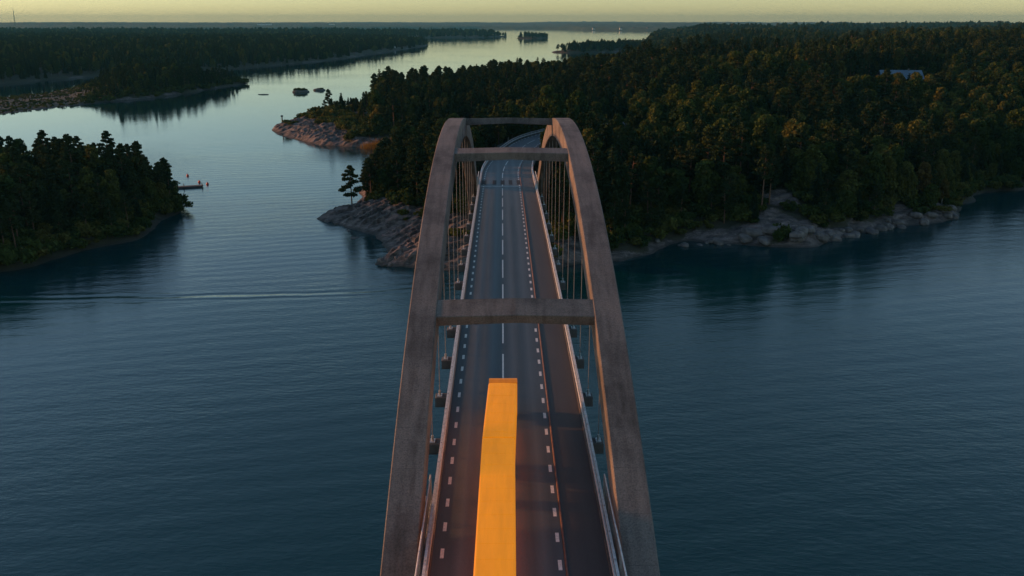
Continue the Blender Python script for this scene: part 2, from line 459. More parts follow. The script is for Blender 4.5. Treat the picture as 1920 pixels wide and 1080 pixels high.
# bare rock areas of the mainland: (x, y, radius)
ROCKS = [(-14,178,17),(-25,190,17),(-30,203,13),(-36,214,12),(-10,170,15),(-95,396,17),(-101,414,13),(-80,374,14),(-70,361,9),(-54,351,6),
         (62,195,6),(69,192,6),(56,191,5),(66,205,5.5),(84,199,4),(100,209,6),(112,217,7),(44,192,4),(132,247,6),(152,262,6),(16,176,6)]
def land_height(name, x, y):
    """terrain height and rock share; water level is 0"""
    poly = LANDS[name]
    if name == 'main':
        d = warp_sdf(x, y, poly, 9.0, 14.0)
    elif name == 'near_island':
        d = warp_sdf(x, y, poly, 6.0, 10.0)
    else:
        d = warp_sdf(x, y, poly, 30.0, 60.0)
    din = np.maximum(d, 0)
    rock = 1 - sstep(1.5, 4.5, d + (fbm(x / 9, y / 9, 3, 5) - 0.5) * 8)
    if name != 'main': rock = rock * sstep(0.5, 0.62, fbm(x / 14, y / 14, 2, 6)) * 0.8
    if name == 'main':
        for (cx, cy, r) in ROCKS:
            q = np.hypot(x - cx, y - cy) / r
            rock = np.maximum(rock, 1 - sstep(0.75, 1.1, q + (fbm(x / 6, y / 6, 3, 8) - 0.5) * 0.7))
        rock = rock * (1 - sstep(112, 122, x)) * np.where((x > 20) & (y < 300), 0.72, 1.0)
        hill = 4 + 18 * sstep(0.35, 0.8, fbm(x / 260 + 3, y / 260, 3, 21)) * sstep(20, 160, d) + 4 * sstep(100, 900, d)
        h = 3.4 * (1 - np.exp(-din / 6.0)) + hill * (1 - np.exp(-din / 45.0))
        # the bold slope right of the bridge
        h = h + 4.0 * np.exp(-(((x - 66) / 20) ** 2 + ((y - 214) / 16) ** 2)) * sstep(0, 14, d)
        # the headland stays low
        h = np.where((x < -55) & (y > 330) & (y < 480), 4.6 * (1 - np.exp(-din / 9.0)) + 0.06 * din, h)
    elif name == 'near_island':
        h = 1.6 * (1 - np.exp(-din / 4.0)) + 3.2 * (1 - np.exp(-din / 18.0)) + 0.03 * din
    elif name == 'long_island':
        h = (0.22 + 0.78 * sstep(-0.49, -0.43, x / y)) * (2.0 * (1 - np.exp(-din / 6.0)) + 4.5 * (1 - np.exp(-din / 25.0)) * (0.4 + fbm(x / 60, y / 60, 2, 3)))
    elif name in ('islet', 'low_point'):
        h = 3 * (1 - np.exp(-din / 8.0)) + (4 if name == 'islet' else 3) * (1 - np.exp(-din / 25.0))
    else:
        h = 3 * (1 - np.exp(-din / 8.0)) + (8 if name == 'west_shore' else 6) * (1 - np.exp(-din / 160.0)) * (0.5 + fbm(x / 300, y / 300, 3, 30))
    # granite relief: slabs split by joints, on rock only
    c, s = math.cos(R(-32)), math.sin(R(-32))
    u = x * c - y * s; v = x * s + y * c
    wob = 3.2 * (fbm(u / 14, v / 9, 3, 60) - 0.5) * 2
    saw = np.mod((v + wob) / 3.3, 1.0); saw2 = np.mod((v + 0.35 * u + wob * 0.6) / 1.35, 1.0)
    joint = np.minimum(np.mod((u * 0.8 - v * 0.25 + 2.2 * fbm(u / 6, v / 6, 2, 64)) / 5.5, 1.0), 0.12) / 0.12
    slab = fbm(x / 7, y / 7, 2, 66)
    relief = (0.5 - saw ** 1.6) * 1.15 * (0.35 + slab) + (0.5 - saw2 ** 2) * 0.35 - 0.35 * (1 - joint) + (fbm(x / 6, y / 6, 4, 80, 0.5) - 0.5) * 2.2
    h = h + relief * rock * sstep(0, 3.5, d) + (1 - rock) * (fbm(x / 7, y / 7, 3, 90) - 0.5) * 1.2 * sstep(0, 6, d)
    h = np.where(d < 0, np.maximum(d * 0.35, -5.0), h)
    if name == 'main':
        near = (y > 150) & (y < 520) & (x < 300)
        if near.any():
            rd = np.full(x.shape, 1e9); si = np.zeros(x.shape)
            rd[near], si[near] = road_dist(x[near], y[near])
            zr = deck_z(si)
            under = sstep(228, 246, si)          # bridge before, embankment after
            w = 1 - sstep(8.0, 16.0, rd)
            tgt = np.where(under > 0.5, zr - 0.35, np.minimum(h, zr - 2.2))
            h = h * (1 - w) + np.where(d > 0, tgt, h) * w
            rock = rock * (1 - w * under)
    return h, rock, d
def axis(segs):
    out = []
    for a, b, st in segs:
        n = max(1, int(round((b - a) / st)))
        out += list(np.linspace(a, b, n, endpoint=False))
    out.append(segs[-1][1])
    return np.array(out)
GRIDS = {
 'main': (axis([(-180,-110,4),(-110,-52,0.95),(-52,2,0.7),(2,165,1.1),(165,400,6),(400,1200,25),(1200,5300,100)]),
          axis([(150,164,2),(164,232,0.7),(232,280,1.3),(280,350,1.8),(350,440,1.0),(440,700,5),(700,1600,12),(1600,4900,50)])),
 'near_island': (axis([(-245,-125,3),(-125,-74,0.9)]), axis([(150,268,1.1)])),
 'long_island': (axis([(-395,-190,2.5)]), axis([(455,760,3)])),
 'west_shore': (axis([(-2650,-900,60),(-900,-140,9)]), axis([(540,1300,12),(1300,2560,20)])),
 'far_point': (axis([(-2650,-700,80),(-700,30,12)]), axis([(2540,3650,22)])),
 'low_point': (axis([(60,320,5)]), axis([(1440,1770,7)])),
 'islet': (axis([(40,160,4)]), axis([(2775,2905,5)])),
}
LAND_NAMES = {'main': ('mainland_terrain', 'wooded mainland with bare granite shore behind the bridge'),
              'near_island': ('island_terrain', 'low rocky ground of the dark island at the left edge'),
              'long_island': ('island_terrain', 'long low island ground across the left channel'),
              'west_shore': ('shore_terrain', 'far shore ground left of the open channel'),
              'far_point': ('shore_terrain', 'distant wooded point left of the little round islet'),
              'low_point': ('island_terrain', 'low wooded point ground beyond the forest top'),
              'islet': ('island_terrain', 'little round islet ground far out in the channel')}
for key, (gx, gy) in GRIDS.items():
    X, Y = np.meshgrid(gx, gy)
    H, K, D = land_height(key, X.ravel(), Y.ravel())
    nx, ny = len(gx), len(gy)
    keep = (D > -14 if key in ('main', 'near_island') else D > -60).reshape(ny, nx)
    kf = keep[:-1, :-1] | keep[1:, :-1] | keep[:-1, 1:] | keep[1:, 1:]
    J, I = np.nonzero(kf)
    a = J * nx + I
    F = np.stack([a, a + 1, a + nx + 1, a + nx], 1)
    V = np.stack([X.ravel(), Y.ravel(), H], 1)
    used = np.zeros(len(V), bool); used[F.ravel()] = True
    remap = np.cumsum(used) - 1
    m = mesh_np('terrain', V[used], remap[F])
    at = m.attributes.new('rock', 'FLOAT', 'POINT'); at.data.foreach_set('value', K[used].astype(np.float32))
    smooth(m, key not in ('main', 'near_island'))
    o = link(LAND_NAMES[key][0], m, M_ground)
    tag(o, LAND_NAMES[key][1], kind='structure')

# far wooded hills across the horizon
def hills():
    gx = axis([(-9500, 9500, 24)]); gy = axis([(5000, 7600, 45), (7600, 12500, 160)])
    X, Y = np.meshgrid(gx, gy); x = X.ravel(); y = Y.ravel()
    shore = np.interp(x, [-9500,-3000,-1200,-200,300,480,520,760,900,9500], [5100,5300,6200,7000,6700,6300,5650,5350,5200,5050]) + (fbm(x / 300, y * 0, 3, 4) - 0.5) * 240
    d = y - shore
    h = 16 * sstep(0, 120, d) + 34 * fbm(x / 1500, y / 900, 3, 17) * sstep(100, 1800, d) + 10 * sstep(2500, 6000, d)
    can = (RNG.random(x.shape) - 0.3) * 7 + (fbm(x / 60, y / 60, 2, 77) - 0.5) * 10
    h = np.where(d > 0, h + can * sstep(0, 80, d) - (x > 2500) * 0.004 * (x - 2500), -6)
    nx, ny = len(gx), len(gy)
    J, I = np.nonzero(np.ones((ny - 1, nx - 1)))
    a = J * nx + I
    m = mesh_np('hills', np.stack([x, y, h], 1), np.stack([a, a + 1, a + nx + 1, a + nx], 1))
    o = link('hills', m, plain('distant woods', (0.036, 0.050, 0.022), 0.95, noise=0.5, nscale=0.02))
    tag(o, 'low wooded hills along the whole horizon', kind='structure')
hills()

# ------------------------------------------------------------------ water
def water_mat():
    m, N, L, b = new_mat('sea water')
    tc = N.new('ShaderNodeTexCoord'); V = tc.outputs['Object']
    b.inputs['Base Color'].default_value = (0.0005, 0.034, 0.038, 1)
    b.inputs['Roughness'].default_value = 0.04
    b.inputs['IOR'].default_value = 1.45
    w1 = noise_node(N, L, mapping(N, L, V, (0.45, 1.0, 1.0), (0, 0, R(12))), 1.3, 5, 0.6)
    w2 = noise_node(N, L, mapping(N, L, V, (0.6, 1.0, 1.0), (0, 0, R(-14))), 0.22, 3, 0.5)
    w3 = noise_node(N, L, V, 0.012, 4, 0.5)
    # long parallel swell
    wv = N.new('ShaderNodeTexWave'); wv.wave_type = 'BANDS'; wv.bands_direction = 'Y'
    wv.inputs['Scale'].default_value = 0.075; wv.inputs['Distortion'].default_value = 6.0
    wv.inputs['Detail'].default_value = 2; wv.inputs['Detail Scale'].default_value = 0.25
    L.new(mapping(N, L, V, (1, 1, 1), (0, 0, R(-14))), wv.inputs['Vector'])
    patch = N.new('ShaderNodeMapRange'); patch.inputs['From Min'].default_value = 0.4; patch.inputs['From Max'].default_value = 0.65
    patch.inputs['To Min'].default_value = 0.35; patch.inputs['To Max'].default_value = 1.0
    L.new(w3.outputs['Fac'], patch.inputs['Value'])
    # the wake of a passed boat: three crests on a wide arc
    sub = N.new('ShaderNodeVectorMath'); sub.operation = 'DISTANCE'; sub.inputs[1].default_value = (-90.0, 620.0, 0.0)
    L.new(V, sub.inputs[0])
    dr = math_node(N, L, 'SUBTRACT', sub.outputs['Value'], 470.0)
    nz = noise_node(N, L, V, 0.03, 2)
    dr = math_node(N, L, 'ADD', dr, math_node(N, L, 'MULTIPLY', math_node(N, L, 'SUBTRACT', nz.outputs['Fac'], 0.5), 7.0))
    env = math_node(N, L, 'POWER', 2.718, math_node(N, L, 'MULTIPLY', math_node(N, L, 'MULTIPLY', dr, dr), -0.16))
    wake = math_node(N, L, 'MULTIPLY', env, math_node(N, L, 'SINE', math_node(N, L, 'MULTIPLY', dr, 1.9)))
    sx_ = N.new('ShaderNodeSeparateXYZ'); L.new(V, sx_.inputs[0])
    wk = N.new('ShaderNodeMapRange'); wk.inputs['From Min'].default_value = -20; wk.inputs['From Max'].default_value = 4
    wk.inputs['To Min'].default_value = 1; wk.inputs['To Max'].default_value = 0
    L.new(sx_.outputs['X'], wk.inputs['Value']); wake = math_node(N, L, 'MULTIPLY', wake, wk.outputs['Result'])
    h = math_node(N, L, 'MULTIPLY', w1.outputs['Fac'], 0.11)
    h = math_node(N, L, 'ADD', h, math_node(N, L, 'MULTIPLY', w2.outputs['Fac'], 0.13))
    h = math_node(N, L, 'MULTIPLY', h, patch.outputs['Result'])
    sy = N.new('ShaderNodeSeparateXYZ'); L.new(V, sy.inputs[0])
    calm = N.new('ShaderNodeMapRange'); calm.inputs['From Min'].default_value = 170; calm.inputs['From Max'].default_value = 420
    calm.inputs['To Min'].default_value = 1.0; calm.inputs['To Max'].default_value = 0.2
    L.new(sy.outputs['Y'], calm.inputs['Value'])
    h = math_node(N, L, 'ADD', h, math_node(N, L, 'MULTIPLY', wv.outputs['Fac'], 0.016))
    h = math_node(N, L, 'ADD', h, math_node(N, L, 'MULTIPLY', wake, 0.05))
    h = math_node(N, L, 'MULTIPLY', h, calm.outputs['Result'])
    bp = N.new('ShaderNodeBump'); bp.inputs['Strength'].default_value = 1.0; bp.inputs['Distance'].default_value = 1.0
    L.new(h, bp.inputs['Height']); L.new(bp.outputs['Normal'], b.inputs['Normal'])
    return m
wm = MB()
wm.add([(-14000, -600, 0), (14000, -600, 0), (14000, 14000, 0), (-14000, 14000, 0)], [(0, 1, 2, 3)])
water = wm.build('water', water_mat())
tag(water, 'calm dark sea channel with fine ripples round the bridge', kind='structure')

# ------------------------------------------------------------------ the arch bridge
AX, AY = 1.0, 115.5                   # bridge axis and crown
bridge = empty('arch_bridge', (0, 0, 0))
tag(bridge, 'long concrete arch bridge carrying the road over the channel between two ribs', 'bridge')
def rib_z(y):
    return 15.2 + 19.3 * (1 - ((y - AY) / 69.0) ** 2)
def rib_tan(y):
    s = -19.3 * 2 * (y - AY) / 69.0 ** 2
    n = math.hypot(1, s)
    return (1 / n, s / n)
RW, RD = 2.2, 2.6
for sx in (-1, 1):
    cx = AX + sx * (6.3 + RW / 2)
    mb = MB(); rings = []
    for i in range(121):
        y = AY - 92.5 + 185.0 * i / 120
        ty, tz = rib_tan(y)
        ny, nz = -tz, ty                # upward normal
        z = rib_z(y)
        c = 0.07
        loop = []
        for (ox, od) in ((-RW/2 + c, 0), (RW/2 - c, 0), (RW/2, -c), (RW/2, -RD + c), (RW/2 - c, -RD), (-RW/2 + c, -RD), (-RW/2, -RD + c), (-RW/2, -c)):
            loop.append((cx + ox, y + ny * od, z + nz * od))
        rings.append(loop)
    mb.sweep(rings)
    mb.build('arch_rib', M_conc, bridge)
    for ye in (AY - 91, AY + 91):       # springing blocks
        f = MB(); zz = rib_z(ye)
        f.box(cx - 2.2, cx + 2.2, ye - 4, ye + 4, -4, zz + 1.2, 0.3)
        f.build('arch_footing', M_conc_dark, bridge)
for by in (67.3, 98.5, 131.0, 166.0):   # cross beams between the ribs
    mb = MB(); ty, tz = rib_tan(by); ny, nz = -tz, ty
    z = rib_z(by) - 0.06
    rings = []
    for i in range(9):
        t = i / 8.0
        x = AX - 6.3 + 12.6 * t
        cam_ = 0.28 * (1 - abs(2 * t - 1))
        loop = []
        for (a, d) in ((-1.05, 0), (1.05, 0), (1.1, -0.05), (1.1, -0.95 + cam_ * 0.5), (-1.1, -0.95 + cam_ * 0.5), (-1.1, -0.05)):
            loop.append((x, by + ty * a + ny * d, z + tz * a + nz * d + cam_ * 0.45))
        rings.append(loop)
    mb.sweep(rings)
    mb.build('cross_beam', M_conc, bridge)
# deck slab, edge beams
mb = MB(); road_sweep(mb, -110, 246, [(-5.0, -0.10), (7.0, -0.10), (7.0, -0.45), (5.2, -1.15), (-3.2, -1.15), (-5.0, -0.45)])
mb.build('deck', M_conc_dark, bridge)
for o0, o1 in ((-5.06, -4.58), (6.6, 7.06)):
    mb = MB(); road_sweep(mb, -110, 246, [(o0, -0.55), (o1, -0.09), (o1, 0.16), (o1 + 0.03 if o1 < 0 else o1, 0.17), (o0, 0.17)] if False else [(o0, 0.16), (o1, 0.16), (o1, -0.095), (o0, -0.60)])
    mb.build('edge_beam', M_conc, bridge)
# floor beams with hangers
FB = [114.5 + 4.45 + 8.9 * k for k in range(-7, 7)]
fbm_ = MB(); fbm_.box(AX - 7.2, AX + 7.2, -0.55, 0.55, -1.55, -0.62, 0.04)
fb_mesh = fbm_.mesh('floor_beam')
rod_cache = {}
for y in FB:
    link('floor_beam', fb_mesh, M_conc_dark, bridge, (0, y, float(deck_z(y))))
    for sx in (-1, 1):
        cx = AX + sx * 6.8
        zt = rib_z(y) - RD + 0.1
        zb = float(deck_z(y)) - 0.62
        if zt - zb < 1.0: continue
        h = MB()
        h.tube([(0, 0, 0), (0, 0, zt - zb)], 0.034, 8)
        ho = h.build('hanger', M_cable, bridge, (cx, y, zb))
        sock = MB(); sock.tube([(0, 0, 0), (0, 0, 0.55)], 0.1, 8); sock.box(-0.22, 0.22, -0.38, 0.38, 0, 0.08)
        sock.build('hanger_socket', M_steel, ho)
# piers of the approach spans
for y in (-70, -35, 5, 224):
    p = MB(); z = float(deck_z(y)) - 1.12
    for px in (-2.4, 4.4):
        p.box(px - 0.8, px + 0.8, y - 0.6, y + 0.6, -5, z - 0.9)
    p.box(-4.2, 6.2, y - 0.8, y + 0.8, z - 0.9, z)
    p.build('pier', M_conc_dark, bridge)

# railings: posts, steel beam and hand rail as sub-parts
post_mb = MB(); post_mb.box(-0.05, 0.05, -0.06, 0.06, 0, 1.12, 0.01)
post_mesh = post_mb.mesh('post')
def railing(off, side, s0, s1):
    rl = MB()
    road_sweep(rl, s0, s1, [(off - 0.09, 1.12), (off + 0.09, 1.12), (off + 0.09, 1.20), (off - 0.09, 1.20)])
    top = rl.build('railing', M_steel_white, bridge)
    b = MB(); i = off - side * 0.06
    road_sweep(b, s0, s1, [(i - side * 0.10, 0.50), (i - side * 0.02, 0.56), (i - side * 0.10, 0.64), (i - side * 0.02, 0.72), (i - side * 0.10, 0.80), (i, 0.80), (i, 0.50)])
    b.build('guard_beam', M_steel_white, top)
    lo = MB()
    for dz in (0.34, 0.94):
        road_sweep(lo, s0, s1, [(off - 0.025, dz), (off + 0.025, dz), (off + 0.025, dz + 0.05), (off - 0.025, dz + 0.05)])
    lo.build('lower_rail', M_steel, top)
    n = int((s1 - s0) / 3.0)
    for k in range(n + 1):
        s = s0 + (s1 - s0) * k / n
        if s < 20: continue
        p = link('post', post_mesh, M_steel, top, road_pt(s, off, 0.12))
        p.rotation_euler = (0, 0, -path_at(s)[2])
railing(-4.80, -1, -110, 300)
railing(6.83, 1, -110, 300)
# tall side screens where the ribs pass the deck
picket_mb = MB(); picket_mb.box(-0.02, 0.02, -0.02, 0.02, 0, 1.95)
picket_mesh = picket_mb.mesh('picket')
spost_mb = MB(); spost_mb.box(-0.05, 0.05, -0.05, 0.05, -0.5, 2.05)
spost_mesh = spost_mb.mesh('post')
for (ya, yb) in ((40.5, 55.5), (175, 190)):
    for sx, off in ((-1, -5.13), (1, 7.13)):
        pts = [(off, ya + (yb - ya) * k / 30.0, float(deck_z(ya + (yb - ya) * k / 30.0))) for k in range(31)]
        mb = MB()
        mb.tube([(p[0], p[1], p[2] + 2.0) for p in pts], 0.055, 6)
        mb.tube([(p[0], p[1], p[2] + 0.02) for p in pts], 0.05, 6)
        scr = mb.build('side_screen', M_steel_white, bridge)
        for k, p in enumerate(pts):
            if k % 6 == 0: link('post', spost_mesh, M_steel, scr, p)
            else: link('picket', picket_mesh, M_steel, scr, p)

# ------------------------------------------------------------------ road, cycle path and markings
mb = MB(); ribbon(mb, -110, 500, -4.58, 3.86, 0.0)
road = mb.build('road', M_asph); tag(road, 'two lane asphalt road running straight over the bridge', kind='structure')
mb = MB(); ribbon(mb, -110, 300, 4.02, 6.6, 0.02)
path = mb.build('cycle_path', M_path); tag(path, 'darker cycle path along the right side of the road', kind='structure')
mb = MB(); road_sweep(mb, -110, 300, [(3.86, -0.05), (4.02, -0.05), (4.00, 0.10), (3.91, 0.10)])
mb.build('kerb', M_red, path)
def mark(s0, s1, off, w):
    mb = MB(); ribbon(mb, s0, s1, off - w / 2, off + w / 2, 0.006, 3.0)
    return mb
dot_mesh = None
for k in range(100):
    s = 20.4 + 3.0 * k
    for off, ph in ((-3.95, 1.3), (3.55, 0.0)):
        mark(s + ph, s + ph + 1.05, off, 0.24).build('edge_line_dash', M_paint, road)
for k in range(26):
    s = 14.0 + 12.0 * k
    mark(s, s + 9.0, 0.0, 0.16).build('centre_line_dash', M_paint, road)
# dark resurfaced band beyond the arch with worn wheel strips
for o0, o1 in ((-4.5, -3.45), (-2.1, -1.3), (-0.4, 0.45), (1.35, 2.1), (3.05, 3.8)):
    mb = MB(); ribbon(mb, 184, 190.5, o0, o1, 0.010)
    mb.build('asphalt_patch', M_patch, road)
# joint plate across the deck
mb = MB(); road_sweep(mb, 181.6, 182.0, [(-4.58, 0.002), (3.86, 0.002), (3.86, 0.014), (-4.58, 0.014)])
mb.build('expansion_joint', M_steel, road)

# ------------------------------------------------------------------ the orange light streak, built as a solid vehicle
def glow_mat(name, col, emis):  # the streak's light is put into the body colour as emission
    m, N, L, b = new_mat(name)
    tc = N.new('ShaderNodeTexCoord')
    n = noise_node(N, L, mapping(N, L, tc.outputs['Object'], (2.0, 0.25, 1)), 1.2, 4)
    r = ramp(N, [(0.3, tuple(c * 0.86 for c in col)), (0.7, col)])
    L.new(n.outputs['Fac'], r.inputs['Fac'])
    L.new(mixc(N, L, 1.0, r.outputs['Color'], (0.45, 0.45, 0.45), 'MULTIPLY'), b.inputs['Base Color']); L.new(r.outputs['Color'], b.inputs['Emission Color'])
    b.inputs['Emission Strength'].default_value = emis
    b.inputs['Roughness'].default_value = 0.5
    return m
M_streak = glow_mat('orange streak glow', (0.88, 0.28, 0.002), 0.54)  # whole body glows like the streak, no light source inside
M_streak_cab = glow_mat('orange cab glow', (0.78, 0.22, 0.002), 0.34)  # weaker emission for the darker far end of the streak
M_tyre = plain('tyre rubber', (0.02, 0.02, 0.02), 0.9)
M_rim = plain('wheel rim', (0.4, 0.4, 0.4), 0.4, 0.7)
M_chassis = plain('dark chassis', (0.03, 0.03, 0.033), 0.6)
M_glass = plain('dark glass', (0.015, 0.02, 0.025), 0.08)
M_lampred = plain('tail lamp', (0.5, 0.02, 0.015), 0.3)
streak_lorry = empty('streak_lorry', (0, 0, 0))  # solid vehicle standing in for a blurred streak of light
tag(streak_lorry, 'long orange light streak built as a glowing vehicle on the centre line of the bridge', 'streak_lorry')
M_halo = plain('red halo emitter', (0.6, 0.03, 0.01), 0.4)  # hidden emitters added under the body to throw a red halo on the road
_mb = M_halo.node_tree.nodes['Principled BSDF']
_mb.inputs['Emission Color'].default_value = (1.0, 0.10, 0.02, 1); _mb.inputs['Emission Strength'].default_value = 12.0
def wheel(parent, x, y, z):
    t = MB()
    prof = [(0.28, -0.14), (0.46, -0.15), (0.51, -0.11), (0.51, 0.11), (0.46, 0.15), (0.28, 0.14)]
    n = 18; rings = []
    for (r_, o) in prof:
        rings.append([(o, r_ * math.cos(2 * math.pi * k / n), r_ * math.sin(2 * math.pi * k / n)) for k in range(n)])
    t.sweep(rings + [rings[0]], False)
    w = t.build('wheel', M_tyre, parent, (x, y, z), True)
    d = MB(); d.tube([(-0.1, 0, 0), (0.1, 0, 0)], 0.285, 16); d.tube([(-0.13, 0, 0), (0.13, 0, 0)], 0.1, 10)
    d.build('rim', M_rim, w)
def along(p, q, t): return tuple(a + (b - a) * t for a, b in zip(p, q))
def section(name, p0, p1, h0, h1, w, mat, seams):
    """a box body from rear p0 to front p1 (x, y on the axis)"""
    L_ = math.hypot(p1[0] - p0[0], p1[1] - p0[1]); rz = -math.atan2(p1[0] - p0[0], p1[1] - p0[1])
    mid = ((p0[0] + p1[0]) / 2, (p0[1] + p1[1]) / 2)
    z = float(deck_z(mid[1])) + 0.0
    slope = (float(deck_z(p1[1])) - float(deck_z(p0[1]))) / L_
    b = MB(); c = 0.10
    prof = [(-w/2, h0), (-w/2, h1 - c), (-w/2 + 0.03, h1 - c * 0.35), (-w/2 + c, h1), (0, h1 + 0.035), (w/2 - c, h1), (w/2 - 0.03, h1 - c * 0.35), (w/2, h1 - c), (w/2, h0)]
    b.sweep([[(x, y, zz) for x, zz in prof] for y in (-L_ / 2, L_ / 2)])
    o = b.build(name, mat, streak_lorry, (mid[0], mid[1], z))
    o.rotation_euler = (math.atan(slope), 0, rz)
    for k in range(seams):
        y = -L_ / 2 + L_ * (k + 0.5) / seams
        s = MB(); s.sweep([[(x * 1.004, yy, zz + 0.008) for x, zz in prof] for yy in (y - 0.03, y + 0.03)])
        s.build('roof_bow', mat, o)
    for sx in (-1, 1):
        for k in range(int(L_ / 1.5)):
            yk = -L_ / 2 + 0.75 + 1.5 * k
            mk = MB(); mk.box(min(sx * (w / 2 - 0.30), sx * (w / 2 - 0.14)), max(sx * (w / 2 - 0.30), sx * (w / 2 - 0.14)), yk - 0.16, yk + 0.16, h0 - 0.12, h0 - 0.004)
            mk.build('halo_emitter', M_halo, o)  # unseen glowing block, added only for the road halo
    ch = MB(); ch.box(-0.5, 0.5, -L_ / 2 + 0.1, L_ / 2 - 0.1, h0 - 0.28, h0 - 0.01); ch.build('chassis', M_chassis, o)
    return o, L_
o1, L1 = section('cargo_box', (-0.33, 57.85), (-0.02, 67.3), 1.15, 3.75, 2.36, M_streak, 6)
for y in (-L1 / 2 + 1.2, -L1 / 2 + 2.5):
    for x in (-1.0, 1.0): wheel(o1, x, y, 0.51)
o2, L2 = section('trailer_box', (-0.55, 36.5), (-0.34, 57.7), 1.15, 3.75, 2.36, M_streak, 14)
for y in (-L2 / 2 + 2.0, -L2 / 2 + 3.4, L2 / 2 - 2.4):
    for x in (-1.0, 1.0): wheel(o2, x, y, 0.51)
for x in (-0.95, 0.95):
    t = MB(); t.box(x - 0.16, x + 0.16, -L2 / 2 - 0.05, -L2 / 2 - 0.004, 1.25, 1.4); t.build('tail_lamp', M_lampred, o2)
# cab: sloping deflector, windscreen at the far side
cab = MB(); w = 2.36
prof = [(0.0, 0.55), (0.0, 3.55), (0.55, 3.62), (1.55, 3.3), (2.15, 2.95), (2.35, 1.8), (2.38, 0.55)]
cab.sweep([[(x, y, z) for y, z in prof] for x in (-w / 2, w / 2)])
co = cab.build('cab', M_streak_cab, streak_lorry, (0.0, 67.75, float(deck_z(69))))
g = MB(); g.add([(-1.0, 2.19, 2.85), (1.0, 2.19, 2.85), (1.0, 2.365, 1.85), (-1.0, 2.365, 1.85)], [(0, 1, 2, 3)]); g.build('windscreen', M_glass, co)
for sx in (-1, 1):
    g = MB(); g.box(sx * 1.185 - 0.004, sx * 1.185 + 0.004, 0.9, 1.95, 1.9, 2.75); g.build('side_window', M_glass, co)
    wheel(co, sx * 1.0, 1.3, 0.51)

# ------------------------------------------------------------------ jetty, buoys, skerries, sheds
M_wood = plain('grey timber', (0.12, 0.105, 0.09), 0.9, noise=0.3, nscale=3)
jet = empty('jetty', (-89.3, 261.5, 0), R(20))
tag(jet, 'narrow dark floating jetty reaching out behind the left island', 'jetty')
for k in range(32):
    b = MB(); b.box(-16 + k * 0.5, -16 + k * 0.5 + 0.46, -1.0, 1.0, 0.42, 0.50); b.build('plank', M_wood, jet)
b = MB(); b.box(-16, -0.2, -0.95, 0.95, -0.25, 0.41); b.build('pontoon', M_conc_dark, jet)
for x in (-0.4, -5.5, -11):
    for y in (-1.06, 1.06):
        b = MB(); b.tube([(x, y, -2), (x, y, 1.1)], 0.11, 8); b.build('mooring_post', M_wood, jet)
M_buoy = plain('red orange buoy', (0.62, 0.06, 0.02), 0.45)
for (x, y, lb) in ((-100.6, 280.7, 'small red buoy floating farthest out behind the jetty'), (-93.0, 268.9, 'small red buoy floating between the two others by the jetty'),
                   (-89.4, 265.4, 'small red buoy floating closest to the tip of the jetty')):
    b = MB()
    pr = [(0.02, -0.5), (0.35, -0.4), (0.55, -0.05), (0.52, 0.3), (0.3, 0.62), (0.12, 0.75), (0.1, 0.95), (0.02, 0.96)]
    b.sweep([[(r_ * math.cos(2 * math.pi * k / 14), r_ * math.sin(2 * math.pi * k / 14), z) for k in range(14)] for r_, z in pr])
    o = b.build('buoy', M_buoy, None, (x, y, 0.05), True); o.scale = (0.75, 0.75, 0.75); tag(o, lb, 'buoy', 'buoys by the jetty')
    b = MB()
    b.sweep([[(rr * math.cos(2 * math.pi * k / 12), z, 1.05 + rr * math.sin(2 * math.pi * k / 12)) for k in range(12)] for rr, z in ((0.07, -0.03), (0.13, -0.03), (0.13, 0.03), (0.07, 0.03), (0.07, -0.03))], False)
    b.build('lifting_eye', M_steel, o)

def rock_mesh(name, rx, ry, rz, seed, n=14):
    vs = []; fs = []
    rg = np.random.default_rng(seed); off = rg.random(3) * 50
    m_, k_ = n // 2 + 1, n
    for i in range(m_):
        ph = math.pi * i / (m_ - 1)
        for k in range(k_):
            th = 2 * math.pi * k / k_
            d = np.array((math.cos(th) * math.sin(ph), math.sin(th) * math.sin(ph), math.cos(ph)))
            f = 0.72 + 0.55 * float(fbm(np.array(d[0] * 1.7 + d[2] + off[0]), np.array(d[1] * 1.7 - d[2] * 0.7 + off[1]), 3, 2))
            q = np.sign(d) * np.abs(d) ** 0.8
            vs.append((q[0] * rx * f, q[1] * ry * f, q[2] * rz * f))
    for i in range(m_ - 1):
        for k in range(k_):
            k2 = (k + 1) % k_
            fs.append((i * k_ + k, (i + 1) * k_ + k, (i + 1) * k_ + k2, i * k_ + k2))
    mb = MB(); mb.add(vs, fs)
    return mb.mesh(name)
M_rock = plain('grey granite', (0.12, 0.105, 0.095), 0.9, noise=0.5, nscale=1.3, bump=0.6)
M_rockdark = plain('dark skerry rock', (0.10, 0.095, 0.08), 0.9, noise=0.4, nscale=0.5, bump=0.6)
M_heath = plain('low heath', (0.035, 0.045, 0.02), 0.95, noise=0.4, nscale=0.6)
for (x, y, rx, ry, rz, lb, sd) in ((-141.8, 634, 5.6, 4, 1.9, 'larger bushy skerry alone in the open channel', 3), (-132.0, 651, 3.9, 3, 1.3, 'smaller bare skerry just right of the bushy one', 4),
                                   (-162, 612, 3.6, 1.6, 0.45, 'flat low skerry barely above the water left of the others', 5)):
    m = rock_mesh('skerry', rx, ry, rz, sd, 26); smooth(m)
    o = link('skerry', m, M_rockdark, None, (x, y, 0.05)); tag(o, lb, 'skerry', 'skerries in the channel')
